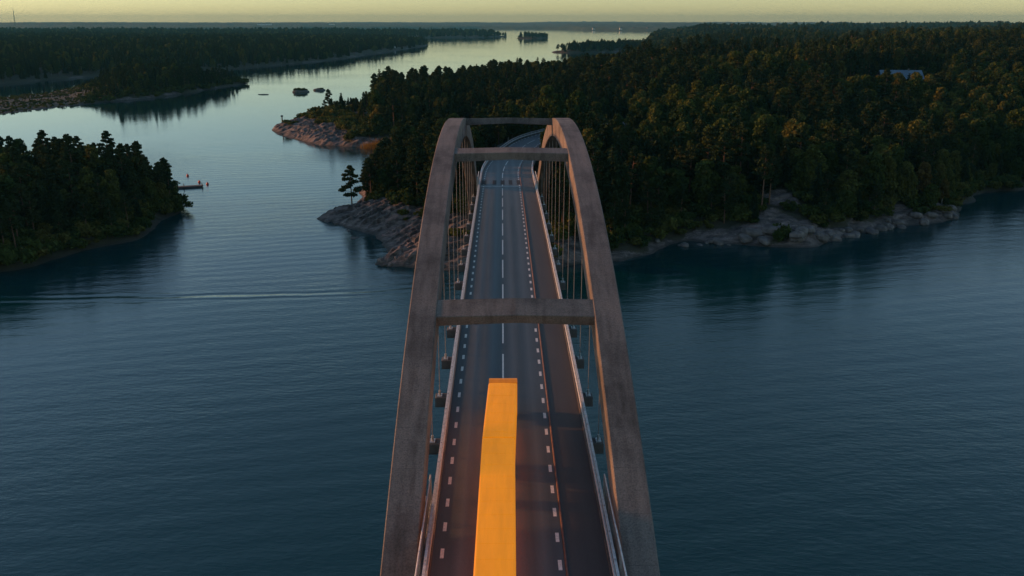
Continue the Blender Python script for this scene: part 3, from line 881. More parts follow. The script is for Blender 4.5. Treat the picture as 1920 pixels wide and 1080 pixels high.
# boulders along the right shore and the rock point
bmeshes = [smooth(rock_mesh('boulder', 1.0, 0.8, 0.62, 20 + i, 14), False) for i in range(6)]
bspots = []
rb = random.Random(5)
for (ax, ay), (bx, by), n, s0, s1 in (((34,184.5),(54,190),9,0.5,1.3), ((54,189.5),(66,187.5),13,0.7,2.2), ((66,187.5),(80,196),10,0.6,1.8), ((80,196),(112,215),16,0.5,1.7), ((112,215),(135,247),10,0.6,1.6),
                                      ((-26,174),(-17,169),6,0.35,0.8), ((-27,184),(-44,214),7,0.4,1.0)):
    for k in range(n if ax < 100 else 3):
        t = rb.random() * (1 if ax < 100 else 0.2); s = rb.uniform(s0, s1)
        bspots.append((ax + (bx - ax) * t + rb.uniform(-1, 1), ay + (by - ay) * t + rb.uniform(-1.2, 2.5), s))
bx_ = np.array([p[0] for p in bspots]); by_ = np.array([p[1] for p in bspots])
bh = land_height('main', bx_, by_)[0]
for i, (x, y, s) in enumerate(bspots):
    o = link('boulder', bmeshes[i % 6], M_rock, None, (x, y, max(bh[i], -0.2) + 0.15 * s))
    o.scale = (s * rb.uniform(0.8, 1.4), s, s * rb.uniform(0.7, 1.1)); o.rotation_euler = (rb.uniform(-.2, .2), rb.uniform(-.2, .2), rb.uniform(0, 6.28))
    if x > 0:
        sz_ = 'large' if s > 1.5 else 'middling' if s > 1.0 else 'small'
        wh_ = 'near the bridge' if x < 54 else 'below the bare rock slope' if x < 80 else 'along the low stretch farther right' if x < 112 else 'near the right picture edge'
        tag(o, sz_ + ' granite boulder on the right shore ' + wh_, 'boulder', 'boulders on the right shore ' + wh_)
    else: tag(o, 'small granite boulder at the waterline of the left rock point', 'boulder', 'boulders on the left rock point')

M_white = plain('white boards', (0.7, 0.68, 0.62), 0.8)
M_falu = plain('dark red boards', (0.24, 0.05, 0.035), 0.85, noise=0.2)
M_roof_metal = plain('blue grey metal roof', (0.10, 0.15, 0.19), 0.5, 0.0, noise=0.2, nscale=0.5)
M_roof_dark = plain('dark roof', (0.06, 0.05, 0.05), 0.85)
def house(x, y, z, lx, ly, hw, hr, rz, wall, roofm, label, cat='house', rows=1, cols=4, group=None):
    e = empty('house' if cat == 'house' else cat.replace(' ', '_'), (x, y, z), rz)
    tag(e, label, cat, group)
    b = MB()
    b.add([(-lx/2,-ly/2,-3),(lx/2,-ly/2,-3),(lx/2,ly/2,-3),(-lx/2,ly/2,-3),(-lx/2,-ly/2,hw),(lx/2,-ly/2,hw),(lx/2,ly/2,hw),(-lx/2,ly/2,hw),(-lx/2,0,hw+hr),(lx/2,0,hw+hr)],
          [(3,2,1,0),(0,1,5,4),(2,3,7,6),(0,4,8,7,3),(1,2,6,9,5)])
    b.build('wall', wall, e)
    b = MB(); t = 0.12; ov = 0.35
    for s in (-1, 1):
        y0 = s * (ly / 2 + ov); z0 = hw - hr * ov / (ly / 2)
        vs = [(-lx/2-ov, y0, z0), (lx/2+ov, y0, z0), (lx/2+ov, 0, hw+hr), (-lx/2-ov, 0, hw+hr)]
        vs = [(a, c, d + 0.02) for a, c, d in vs] + [(a, c, d + 0.02 + t) for a, c, d in vs]
        b.add(vs, [(0,1,2,3),(7,6,5,4),(0,4,5,1),(1,5,6,2),(2,6,7,3),(3,7,4,0)])
    r_ = b.build('roof', roofm, e)
    c = MB(); c.box(lx * 0.2 - 0.35, lx * 0.2 + 0.35, -0.35, 0.35, hw + hr * 0.5, hw + hr + 0.8); c.build('chimney', M_conc_dark, r_)
    for j in range(rows):
        for i in range(cols):
            wx = -lx / 2 + lx * (i + 0.5) / cols; wz = 0.9 + j * 2.7
            f = MB(); f.box(wx - 0.65, wx + 0.65, -ly / 2 - 0.05, -ly / 2 - 0.004, wz, wz + 1.4); fo = f.build('window', M_white, e)
            f = MB(); f.box(wx - 0.52, wx + 0.52, -ly / 2 - 0.062, -ly / 2 - 0.053, wz + 0.12, wz + 1.28); f.build('pane', M_glass, fo)
    return e
def sight_spot(ux, drop, roof):
    """walk out along a bearing until a roof on the ground reaches the given sight slope"""
    y = np.arange(330.0, 1000.0, 4.0); x = ux * y
    g = land_height('main', x, y)[0]
    i = int(np.argmax(CAM_Z - drop * y < g + roof))
    return float(x[i]), float(y[i])
_b1 = sight_spot(0.442, 0.052, 9.0); _b2 = sight_spot(0.505, 0.0385, 8.0); _b3 = (_b2[0] - 22, _b2[1] + 6)
BUILDINGS = [(*_b1, 24, 15), (*_b2, 18, 12), (*_b3, 12, 10)]
print('buildings', BUILDINGS)
bz = land_height('main', np.array([b[0] for b in BUILDINGS], float), np.array([b[1] for b in BUILDINGS], float))[0]
house(*_b1, bz[0] + 0.6, 18, 12, 5, 3.6, R(-8), M_conc_dark, M_roof_metal, 'large building with blue grey metal roof among the trees at right', 'hall', 1, 6)
house(*_b2, bz[1] + 0.6, 12, 9, 4.5, 3, R(-8), M_conc_dark, M_roof_metal, 'house with pale roof farthest right among the trees', 'house', 1, 4)
house(*_b3, bz[2] + 0.6, 7, 7, 4.0, 2.6, R(-8), M_conc_dark, M_roof_metal, 'small pale roofed house just left of the farthest right one', 'house', 1, 2)
# far houses
def zland(key, x, y): return float(land_height(key, np.array([float(x)]), np.array([float(y)]))[0][0])
house(-22, 3170, max(2, zland('far_point', -22, 3170)), 9, 6, 3, 2, 0.2, M_falu, M_roof_dark, 'lone boathouse at the tip of the distant wooded point', 'boathouse', 1, 2)
house(-196, 1640, 2.6, 8, 6, 3, 2, 0.4, M_white, M_roof_dark, 'small white waterside house near the end of the far left shore', 'house', 1, 2)
for i, (x, y, z, lx, wl_, lb) in enumerate(((-1520, 5900, 34, 90, M_white, 'long pale building on the far hills at upper left'), (-1110, 6000, 34, 34, M_white, 'short pale building right of the long pale one on the far hills'),
        (560, 5600, 8, 16, M_white, 'leftmost white house on the far shore across the channel'), (700, 5400, 9, 14, M_white, 'second white house on the far shore across the channel'),
        (780, 5380, 10, 18, M_falu, 'red house on the far shore across the channel'), (850, 5330, 10, 14, M_white, 'rightmost white house on the far shore across the channel'))):
    house(x, y, z, lx, 10, 6, 4, 0.05 * i, wl_, M_roof_dark, lb, 'house', 2, 6, 'houses on the far shore')
# picnic platform and navigation post on the headland
zb = zland('main', -90, 424)
pl = empty('platform', (-90, 424, zb + 0.2), 0.3); tag(pl, 'small timber viewing platform on top of the bare headland', 'platform')
for k in range(10):
    b = MB(); b.box(-3 + k * 0.6, -3 + k * 0.6 + 0.55, -1.4, 1.4, 0.5, 0.58); b.build('plank', M_white, pl)
for sx in (-2.8, 2.8):
    for sy in (-1.2, 1.2):
        b = MB(); b.box(sx - 0.08, sx + 0.08, sy - 0.08, sy + 0.08, -0.8, 0.495); b.build('leg', M_wood, pl)
zb = zland('main', -101.5, 412)
nv = empty('beacon', (-101.5, 412, zb)); tag(nv, 'short dark beacon post at the tip of the bare headland', 'beacon')
b = MB(); b.tube([(0, 0, -0.5), (0, 0, 2.6)], [0.35, 0.25], 10); b.build('post', M_chassis, nv)
b = MB(); b.box(-0.45, 0.45, -0.45, 0.45, 2.6, 3.3, 0.12); b.build('lantern', M_chassis, nv)
# radio mast
mz = 30
ms = empty('radio_mast', (-2950, 5600, mz)); tag(ms, 'thin radio mast on the horizon at the far left', 'mast')
b = MB()
for k in range(3):
    a = k * 2.094
    b.tube([(3.2 * math.cos(a), 3.2 * math.sin(a), 0), (0.9 * math.cos(a), 0.9 * math.sin(a), 88)], [0.9, 0.5], 5)
b.build('lattice', M_conc_dark, ms)
b = MB(); b.tube([(0, 0, 86), (0, 0, 102)], 0.5, 5); b.build('antenna', M_conc_dark, ms)

# ------------------------------------------------------------------ trees
def quads(centers, ax_u, ax_v):
    n = len(centers)
    V = np.empty((n, 4, 3))
    V[:, 0] = centers - ax_u - ax_v; V[:, 1] = centers + ax_u - ax_v * 0.6
    V[:, 2] = centers + ax_u * 0.8 + ax_v; V[:, 3] = centers - ax_u * 0.7 + ax_v * 0.8
    return V.reshape(-1, 3), np.arange(n * 4).reshape(n, 4)
def rand_dirs(rg, n):
    v = rg.normal(size=(n, 3)); return v / np.linalg.norm(v, axis=1)[:, None]
def leaf_cloud(rg, clumps, per, size):
    """clumps: (cx,cy,cz,rx,ry,rz): leaves mostly near each clump's skin"""
    C = []
    for (cx, cy, cz, rx, ry, rz) in clumps:
        d = rand_dirs(rg, per); r = rg.random(per) ** 0.4 * (0.85 + 0.3 * rg.random(per))
        C.append(np.stack([cx + d[:, 0] * rx * r, cy + d[:, 1] * ry * r, cz + d[:, 2] * rz * r], 1))
    C = np.concatenate(C); n = len(C)
    s = size * (0.6 + 0.8 * rg.random(n))[:, None]
    u = rand_dirs(rg, n); w = rand_dirs(rg, n); v = np.cross(u, w); v /= np.linalg.norm(v, axis=1)[:, None] + 1e-9
    return quads(C, u * s, v * s * 0.7)
def leafy_tree(seed, H, spread, detail):
    rg = np.random.default_rng(seed)
    tr = MB(); lean = rg.normal(0, 0.35, 2)
    ht = H * 0.8
    tp = [(lean[0] * t * t, lean[1] * t * t, ht * t - (0.6 if t == 0 else 0)) for t in (0, 0.15, 0.4, 0.7, 1.0)]
    tr.tube(tp, [0.28, 0.22, 0.17, 0.1, 0.04], 7)
    cl = []
    n = 15
    for k in range(n):
        t = (k + 0.5) / n
        z = H * (0.26 + 0.68 * t)
        env = spread * (math.sin(math.pi * min(1, 0.22 + 0.74 * t)) ** 0.75)
        a = k * 2.4 + rg.normal(0, 0.4); rr = env * rg.uniform(0.35, 0.78)
        cr = spread * rg.uniform(0.30, 0.50) * (1.1 - 0.4 * t)
        cx, cy = lean[0] * t + rr * math.cos(a), lean[1] * t + rr * math.sin(a)
        cl.append((cx, cy, z, cr, cr, cr * rg.uniform(0.75, 1.15)))
        tz = max(0.2, z / H - 0.14)
        tr.tube([(lean[0] * tz * tz, lean[1] * tz * tz, min(ht * 0.97, z - H * 0.12)), (cx * 0.6, cy * 0.6, z - cr * 0.4), (cx, cy, z)], [0.07, 0.05, 0.02], 4)
    cl.append((lean[0], lean[1], H * 0.93, spread * 0.32, spread * 0.32, H * 0.07))
    cl.append((lean[0] * .5, lean[1] * .5, H * 0.6, spread * 0.5, spread * 0.5, H * 0.2))
    return tr, leaf_cloud(rg, cl, detail, 0.34)
def pine_tree(seed, H, spread, detail, low=0.42):
    rg = np.random.default_rng(seed)
    tr = MB(); lean = rg.normal(0, 0.4, 2)
    tp = [(lean[0] * t * t, lean[1] * t * t, H * 0.96 * t - (0.6 if t == 0 else 0)) for t in (0, 0.1, 0.4, 0.75, 1.0)]
    tr.tube(tp, [0.27, 0.22, 0.17, 0.10, 0.03], 7)
    cl = []; n = 20
    for k in range(n):
        t = (k + 0.5) / n
        z = H * (low + (0.97 - low) * t)
        env = spread * (1 - 0.72 * t ** 1.6) * (0.55 + 0.45 * min(1, t * 4))
        a = k * 2.4 + rg.normal(0, 0.5); rr = env * rg.uniform(0.4, 0.95)
        cr = spread * rg.uniform(0.24, 0.40) * (1 - 0.35 * t)
        tt = z / H
        bx, by = lean[0] * tt * tt, lean[1] * tt * tt
        cx, cy = bx + rr * math.cos(a), by + rr * math.sin(a)
        cl.append((cx, cy, z, cr * 1.25, cr * 1.25, cr * 0.5))
        tr.tube([(bx, by, z - 0.5), ((bx + cx) / 2, (by + cy) / 2, z - 0.25), (cx, cy, z - 0.05)], [0.06, 0.045, 0.02], 4)
    cl.append((lean[0], lean[1], H * 0.965, spread * 0.22, spread * 0.22, H * 0.045))
    return tr, leaf_cloud(rg, cl, detail, 0.27)
def spruce_tree(seed, H, spread, detail):
    rg = np.random.default_rng(seed)
    tr = MB(); tr.tube([(0, 0, -0.6), (0, 0, H * 0.3), (0, 0, H * 0.97)], [0.24, 0.16, 0.02], 7)
    n = detail
    t = 1 - np.sqrt(rg.random(n)) * 0.97
    layer = np.floor(t * 22) / 22 + rg.random(n) * 0.018
    z = H * (0.06 + 0.94 * layer)
    R0 = spread * (1 - layer) ** 0.85 + 0.08
    bi = rg.integers(0, 9, n); a = bi * 2 * math.pi / 9 + np.floor(t * 22) * 1.3 + rg.normal(0, 0.11, n)
    rr = R0 * rg.random(n) ** 0.6 * (0.8 + 0.35 * ((bi * 7 + np.floor(t * 22).astype(int) * 3) % 5) / 4)
    droop = -0.28 * rr
    C = np.stack([rr * np.cos(a), rr * np.sin(a), z + droop], 1)
    s = (0.22 + 0.2 * rg.random(n))[:, None]
    u = np.stack([np.cos(a), np.sin(a), np.full(n, -0.35)], 1) + rg.normal(0, 0.25, (n, 3))
    v = np.cross(u, rand_dirs(rg, n)); v /= np.linalg.norm(v, axis=1)[:, None] + 1e-9
    return tr, quads(C, u * s * 1.3, v * s * 0.7)

KINDS = {'leafy': [], 'pine': [], 'spruce': []}          # name -> list of (trunk mesh, crown mesh, height)
def add_variant(kind, tr, crown, H, bark, leaf):
    tm = tr.mesh('trunk', True); tm.materials.append(bark)
    cm = mesh_np('crown', *crown); cm.materials.append(leaf)
    KINDS[kind].append((tm, cm, H))
for i, (H, sp) in enumerate(((14, 4.2), (12, 4.0), (16, 4.4), (13, 3.3), (10.5, 3.9), (15, 3.6))):
    add_variant('leafy', *leafy_tree(100 + i, H, sp, 230), H, M_birch if i == 3 else M_bark, M_leaf)
for i, (H, sp, low) in enumerate(((16, 3.2, 0.42), (14, 3.4, 0.36), (18, 3.3, 0.5), (12, 3.3, 0.25))):
    add_variant('pine', *pine_tree(200 + i, H, sp, 130, low), H, M_pinebark, M_pine)
for i, (H, sp) in enumerate(((16, 2.9), (13, 2.5), (18, 3.1))):
    add_variant('spruce', *spruce_tree(300 + i, H, sp, 2600), H, M_bark, M_spruce)
TREE_NAMES = {'leafy': ('leafy_tree', 'leafy green tree'), 'pine': ('pine_tree', 'dark green pine'), 'spruce': ('spruce_tree', 'pointed dark spruce')}
KLIST = ['leafy', 'pine', 'spruce']
def plant(kind, var, x, y, z, s, rz, label, group, leaf=None):
    tm, cm, H = KINDS[kind][var]
    if leaf is not None:
        cm = cm.copy(); cm.materials.clear(); cm.materials.append(leaf)
    e = empty(TREE_NAMES[kind][0], (x, y, z), rz)
    e.scale = (s * random.uniform(0.9, 1.12), s * random.uniform(0.9, 1.12), s)
    tag(e, label, 'tree', group)
    link('trunk', tm, None, e); link('crown', cm, None, e)
    return e
def project(x, y, z):
    cy, sy = math.cos(YAW), math.sin(YAW)
    xr = x * cy - y * sy; yr = x * sy + y * cy; zr = z - CAM_Z
    cp, sp = math.cos(PITCH), math.sin(PITCH)
    dep = yr * cp - zr * sp; up = yr * sp + zr * cp
    return 960 + FPX * xr / dep, 540 - FPX * up / dep, dep

def scatter(key, x0, x1, y0, y1, step, mix, size, rg):
    gx = np.arange(x0, x1, step); gy = np.arange(y0, y1, step)
    X, Y = np.meshgrid(gx, gy)
    x = (X + rg.uniform(-0.48, 0.48, X.shape) * step).ravel(); y = (Y + rg.uniform(-0.48, 0.48, X.shape) * step).ravel()
    px, py, dep = project(x, y, np.full(x.shape, 8.0))
    ok = (dep > 50) & (px > -800) & (px < 2700)
    x, y = x[ok], y[ok]
    h, rock, d = land_height(key, x, y)
    ok = (d > 2.0) & (rock < 0.45)
    if key == 'main':
        rd, si = np.full(x.shape, 1e9), None
        near = y < 560
        if near.any(): rd[near], _ = road_dist(x[near], y[near])
        ok &= rd > np.where(y < 235, 12.0, 9.5)
        for (bx, by, wx, wy) in BUILDINGS:
            t = (y / by)
            ok &= ~((np.abs(x - bx * t) < wx * 0.62) & (y > by - 54) & (y < by + wy * 0.7))
        ok &= ~((np.abs(x - 36) < 7) & (y > 262) & (y < 318))        # sight gap where the road shows again
        ok &= ~((x > -54) & (x < -4) & (y > 330) & (y < 358))
        ok &= ~((x < -55) & (y < 440) & (rg.random(x.shape) < 0.55))
    x, y, h, d = x[ok], y[ok], h[ok], d[ok]
    n = len(x)
    # species by place
    if key == 'main':
        p = fbm(x / 60, y / 60, 3, 33) + rg.normal(0, 0.13, n)
        kind = np.where(p < 0.44, 1, np.where(p < 0.53, 2, 0))
        kind = np.where((y < 330) & (x < 0) & (rg.random(n) < 0.55), 1, kind)
    else:
        kind = rg.choice(3, n, p=mix)
    s = size * rg.uniform(0.68, 1.12, n) * ((0.55 + 0.45 * sstep(1, 16, d)) if key == 'main' else (0.75 + 0.25 * sstep(1, 12, d)))
    if key == 'main': s = np.where((x > -60) & (x < 6) & (y > 292) & (y < 331), s * 0.5, s)
    if key == 'main': s = np.where((x / y < -0.142) & (y > 355) & (y < 640), s * (0.26 + 0.2 * rg.random(n)), s)
    if key == 'long_island': s = s * (0.12 + 0.88 * sstep(-0.47, -0.41, x / y)) * (1 - 0.35 * sstep(690, 715, y))
    var = np.where(kind == 0, rg.integers(0, 6, n), np.where(kind == 1, rg.integers(0, 4, n), rg.integers(0, 3, n)))
    return np.stack([x, y, h - 0.1, s, rg.uniform(0, 6.28, n), kind, var, d], 1)
rg = np.random.default_rng(77)
SC = {}
SC['main'] = np.concatenate([scatter('main', -110, 330, 165, 480, 4.6, None, 0.95, rg),
                             scatter('main', 330, 420, 300, 480, 4.8, None, 0.95, rg),
                             scatter('main', -110, 560, 480, 820, 5.4, None, 1.0, rg),
                             scatter('main', -20, 900, 820, 1300, 7.0, None, 1.05, rg),
                             scatter('main', 60, 1700, 1300, 2500, 11.0, None, 1.15, rg),
                             scatter('main', 300, 3300, 2500, 4690, 22.0, None, 1.35, rg)])
SC['near_island'] = scatter('near_island', -235, -78, 155, 262, 4.0, (0.32, 0.58, 0.10), 0.79, rg)
SC['long_island'] = scatter('long_island', -390, -195, 460, 750, 5.0, (0.3, 0.62, 0.08), 0.82, rg)
SC['west_shore'] = np.concatenate([scatter('west_shore', -1000, -140, 560, 1300, 8.0, (0.35, 0.35, 0.30), 0.9, rg),
                                   scatter('west_shore', -1700, -140, 1300, 2480, 13.0, (0.3, 0.35, 0.35), 0.92, rg)])
SC['far_point'] = scatter('far_point', -2300, 20, 2550, 3600, 18.0, (0.2, 0.4, 0.4), 1.25, rg)
SC['low_point'] = scatter('low_point', 70, 310, 1455, 1750, 7.0, (0.2, 0.5, 0.3), 0.85, rg)
SC['islet'] = scatter('islet', 45, 150, 2785, 2895, 8.0, (0.2, 0.5, 0.3), 0.85, rg)

# special trees, one by one
def sz(x, y, key='main'): return zland(key, x, y) - 0.1
plant('pine', 3, -38.5, 222, sz(-38.5, 222), 0.86, 0.6, 'lone broad pine standing at the tip of the left rock point', 'single trees')
plant('pine', 1, -33.5, 232, sz(-33.5, 232), 0.80, 2.2, 'dense pine right behind the lone pine on the left rock point', 'single trees')
for kd_, vr_, x_, y_, s_, wh_ in (('pine', 1, -35.5, 227, 0.62, 'leaning pine closest beside the lone pine'), ('leafy', 4, -31, 226, 0.72, 'round bushy tree right of the lone pine'), ('pine', 0, -30, 234, 0.78, 'taller pine behind the bushy tree'),
                              ('leafy', 1, -26, 231, 0.85, 'broad leafy tree in the middle of the cluster'), ('pine', 3, -22, 236, 0.95, 'spreading pine at the right of the cluster'), ('leafy', 0, -17, 233, 0.8, 'leafy tree nearest the left arch rib'),
                              ('pine', 1, -34, 240, 0.8, 'dense pine at the back edge of the cluster'), ('leafy', 4, -24, 222, 0.55, 'small leafy tree lowest on the slope')):
    plant(kd_, vr_, x_, y_, sz(x_, y_), s_, x_ * 1.7, wh_ + ' on the left rock point', 'trees on the left rock point')
plant('leafy', 3, 118, 318, sz(118, 318), 1.1, 0.4, 'rust red tree in the middle of the right forest', 'single trees', M_rust)
plant('leafy', 0, 110, 320, sz(110, 320), 0.95, 1.4, 'golden tree beside the rust red one in the right forest', 'single trees', M_gold)
plant('pine', 0, -82, 424, sz(-82, 424), 0.72, 1.0, 'tall dark pine rising from the bare headland', 'single trees')
plant('spruce', 1, -76, 424, sz(-76, 424), 0.70, 1.0, 'narrow spruce next to the pine on the bare headland', 'single trees')
plant('pine', 2, -94, 217, sz(-94, 217, 'near_island'), 0.86, 0.3, 'slender pine at the right tip of the near left island, open below', 'single trees')
plant('pine', 0, -89.5, 220, sz(-89.5, 220, 'near_island'), 0.80, 2.3, 'rightmost pine of the near left island above the jetty', 'single trees')
plant('pine', 2, -104, 214, sz(-104, 214, 'near_island'), 0.92, 4.3, 'tall pine standing free of the dark wood on the near left island', 'single trees')

WHERE = {'main': None, 'near_island': 'on the dark island at the left edge', 'long_island': 'on the long low island across the left channel'}
cands = []
for key in ('main', 'near_island', 'long_island'):
    A = SC[key]
    px, py, dep = project(A[:, 0], A[:, 1], A[:, 2] + 10)
    vis = (px > -20) & (px < 1940) & (py < 1100)
    for i in np.nonzero(vis)[0]: cands.append((dep[i], key, i))
cands.sort()
cnt = {'leafy': 0, 'pine': 0, 'spruce': 0}
LIM = {'leafy': 290, 'pine': 280, 'spruce': 200}
taken = {k: np.zeros(len(v), bool) for k, v in SC.items()}
for dep_, key, i in cands:
    x, y, z, s, rz, kd, var, d = SC[key][i]
    k = KLIST[int(kd)]
    if cnt[k] >= LIM[k]: continue
    cnt[k] += 1
    taken[key][i] = True
    hgt = s * KINDS[k][int(var)][2]
    look = 'tall ' if hgt > 14 else ('small ' if hgt < 9 else '')
    if key == 'main' and x < AX:
        place = ('on the left rock point before the cove' if y < 262 else 'between the left rock point and the reed cove' if y < 332 else 'by the bare headland' if x < -50 else 'behind the reed cove left of the bridge')
    elif key == 'main':
        u = x / y
        row = 'in front row of right shore' if d < 18 else ('in second rank of right forest' if d < 45 else 'deep in right forest')
        side = 'just right of the arch' if u < 0.16 else ('close to the road bend' if y > 262 and u < 0.22 else 'above the bare rock slope' if u < 0.36 else 'left of the picture edge' if u < 0.48 else 'at the right picture edge')
        place = row + ' ' + side
    elif key == 'near_island':
        place = ('at the right tip of' if x > -98 else 'on the shore side of' if d < 14 else 'in the middle of') + ' the dark left island'
    else:
        u = x / y
        place = ('at the right end of' if u > -0.36 else 'in the middle of' if u > -0.44 else 'at the left end of') + ' the long low island'
    plant(k, int(var), x, y, z, s, rz, look + TREE_NAMES[k][1] + ' ' + place, k + ' trees ' + place)

# the countless rest: one instanced wood per land mass
src = bpy.data.collections.new('tree shapes')
order = []
for k in KLIST:
    for vi, (tm, cm, H) in enumerate(KINDS[k]):
        nm = 'tree_shape_%02d' % len(order)
        import bmesh
        bm = bmesh.new(); bm.from_mesh(tm); bm.from_mesh(cm)
        mm = bpy.data.meshes.new(nm)
        nt_ = len(tm.polygons)
        for fi, f in enumerate(bm.faces): f.material_index = 0 if fi < nt_ else 1
        bm.to_mesh(mm); bm.free()
        mm.materials.append(tm.materials[0]); mm.materials.append(cm.materials[0])
        src.objects.link(bpy.data.objects.new(nm, mm)); order.append((k, vi))
START = {'leafy': 0, 'pine': len(KINDS['leafy']), 'spruce': len(KINDS['leafy']) + len(KINDS['pine'])}
ng = bpy.data.node_groups.new('scatter trees', 'GeometryNodeTree')
ng.interface.new_socket('Geometry', in_out='INPUT', socket_type='NodeSocketGeometry')
ng.interface.new_socket('Geometry', in_out='OUTPUT', socket_type='NodeSocketGeometry')
gi = ng.nodes.new('NodeGroupInput'); go = ng.nodes.new('NodeGroupOutput')
ci = ng.nodes.new('GeometryNodeCollectionInfo'); ci.inputs['Collection'].default_value = src
ci.inputs['Separate Children'].default_value = True; ci.inputs['Reset Children'].default_value = True
ip = ng.nodes.new('GeometryNodeInstanceOnPoints'); ip.inputs['Pick Instance'].default_value = True
def named(nm, ty):
    a = ng.nodes.new('GeometryNodeInputNamedAttribute'); a.data_type = ty; a.inputs['Name'].default_value = nm
    return a.outputs['Attribute']
cx_ = ng.nodes.new('ShaderNodeCombineXYZ')
ng.links.new(named('spin', 'FLOAT'), cx_.inputs['Z'])
ng.links.new(gi.outputs[0], ip.inputs['Points']); ng.links.new(ci.outputs[0], ip.inputs['Instance'])
ng.links.new(named('shape', 'INT'), ip.inputs['Instance Index']); ng.links.new(cx_.outputs[0], ip.inputs['Rotation'])
ng.links.new(named('size', 'FLOAT_VECTOR'), ip.inputs['Scale']); ng.links.new(ip.outputs[0], go.inputs[0])
FOREST = {'main': 'dense mixed forest covering the mainland behind and right of the bridge', 'near_island': 'dark trees standing close together deeper on the left edge island',
          'long_island': 'trees along the back of the long low island', 'west_shore': 'dark forest along the far left shore of the channel',
          'far_point': 'distant wood on the point left of the round islet', 'islet': 'small clump of trees on the round islet far out', 'low_point': 'low dark wood on the point beyond the forest top'}
for key, A in SC.items():
    A = A[~taken[key]]
    if len(A) == 0: continue
    m = bpy.data.meshes.new('forest'); m.vertices.add(len(A)); m.vertices.foreach_set('co', A[:, :3].astype(np.float32).ravel())
    a = m.attributes.new('spin', 'FLOAT', 'POINT'); a.data.foreach_set('value', A[:, 4].astype(np.float32))
    a = m.attributes.new('shape', 'INT', 'POINT')
    st = np.array([START[k] for k in KLIST])
    a.data.foreach_set('value', (st[A[:, 5].astype(int)] + A[:, 6]).astype(np.int32))
    wide = 1.25 if key == 'main' else 1.15
    sv = np.stack([A[:, 3] * np.where(A[:, 1] > 1300, 1.5, 1.0), A[:, 3] * np.where(A[:, 1] > 1300, 1.5, 1.0), A[:, 3]], 1)
    a = m.attributes.new('size', 'FLOAT_VECTOR', 'POINT'); a.data.foreach_set('vector', sv.astype(np.float32).ravel())
    m.update()
    o = link('forest', m); tag(o, FOREST[key], kind='stuff')
    md = o.modifiers.new('scatter', 'NODES'); md.node_group = ng
    print('forest', key, len(A))
print('single trees', cnt)

# low bushes on the bare rock and the skerry
def bush_mesh(seed):
    rgb = np.random.default_rng(seed)
    cl = [(rgb.normal(0, 0.5), rgb.normal(0, 0.5), 0.5 + rgb.random() * 0.5, 0.7, 0.7, 0.5) for _ in range(6)]
    return mesh_np('bush', *leaf_cloud(rgb, cl, 90, 0.16))
bushes = [bush_mesh(s) for s in (1, 2, 3)]
for bmh in bushes: bmh.materials.append(M_leaf)
rbu = random.Random(9)
def bush(x, y, z, s, label, group):
    o = link('bush', bushes[rbu.randrange(3)], None, None, (x, y, z)); o.scale = (s * rbu.uniform(.9, 1.5), s, s * rbu.uniform(.7, 1.1)); o.rotation_euler = (0, 0, rbu.uniform(0, 6))
    tag(o, label, 'bush', group)
for k in range(26):
    x, y = rbu.uniform(-100, -60), rbu.uniform(364, 436); hh, _, dd = land_height('main', np.array([x]), np.array([y]))
    if dd[0] > 4: bush(x, y, hh[0] - 0.1, rbu.uniform(0.6, 1.6), 'low bush growing on the bare rocky headland', 'bushes on the headland')
for k in range(34):
    x, y = rbu.uniform(-42, -8), rbu.uniform(180, 232); hh, rr_, dd = land_height('main', np.array([x]), np.array([y]))
    if dd[0] > 7: bush(x, y, hh[0] - 0.1, rbu.uniform(0.5, 1.3), 'low bush in a crevice of the left rock point', 'bushes on the rock point')
for k in range(40):
    x, y = rbu.uniform(34, 150), rbu.uniform(190, 268); hh, rr_, dd = land_height('main', np.array([x]), np.array([y]))
    if 3 < dd[0] < 26: bush(x, y, hh[0] - 0.1, rbu.uniform(0.6, 1.5), 'low bush between the rocks of the dark right shore', 'bushes on the right shore')
for k in range(9): bush(-141.8 + rbu.uniform(-3, 3), 634 + rbu.uniform(-2, 2), 0.9, rbu.uniform(1.0, 1.7), 'low bush on the larger skerry in the channel', 'bushes on the skerry')
for k in range(3): bush(-132.0 + rbu.uniform(-2, 2), 651 + rbu.uniform(-1, 1), 0.7, rbu.uniform(0.6, 0.9), 'tiny bush on the smaller skerry', 'bushes on the small skerry')

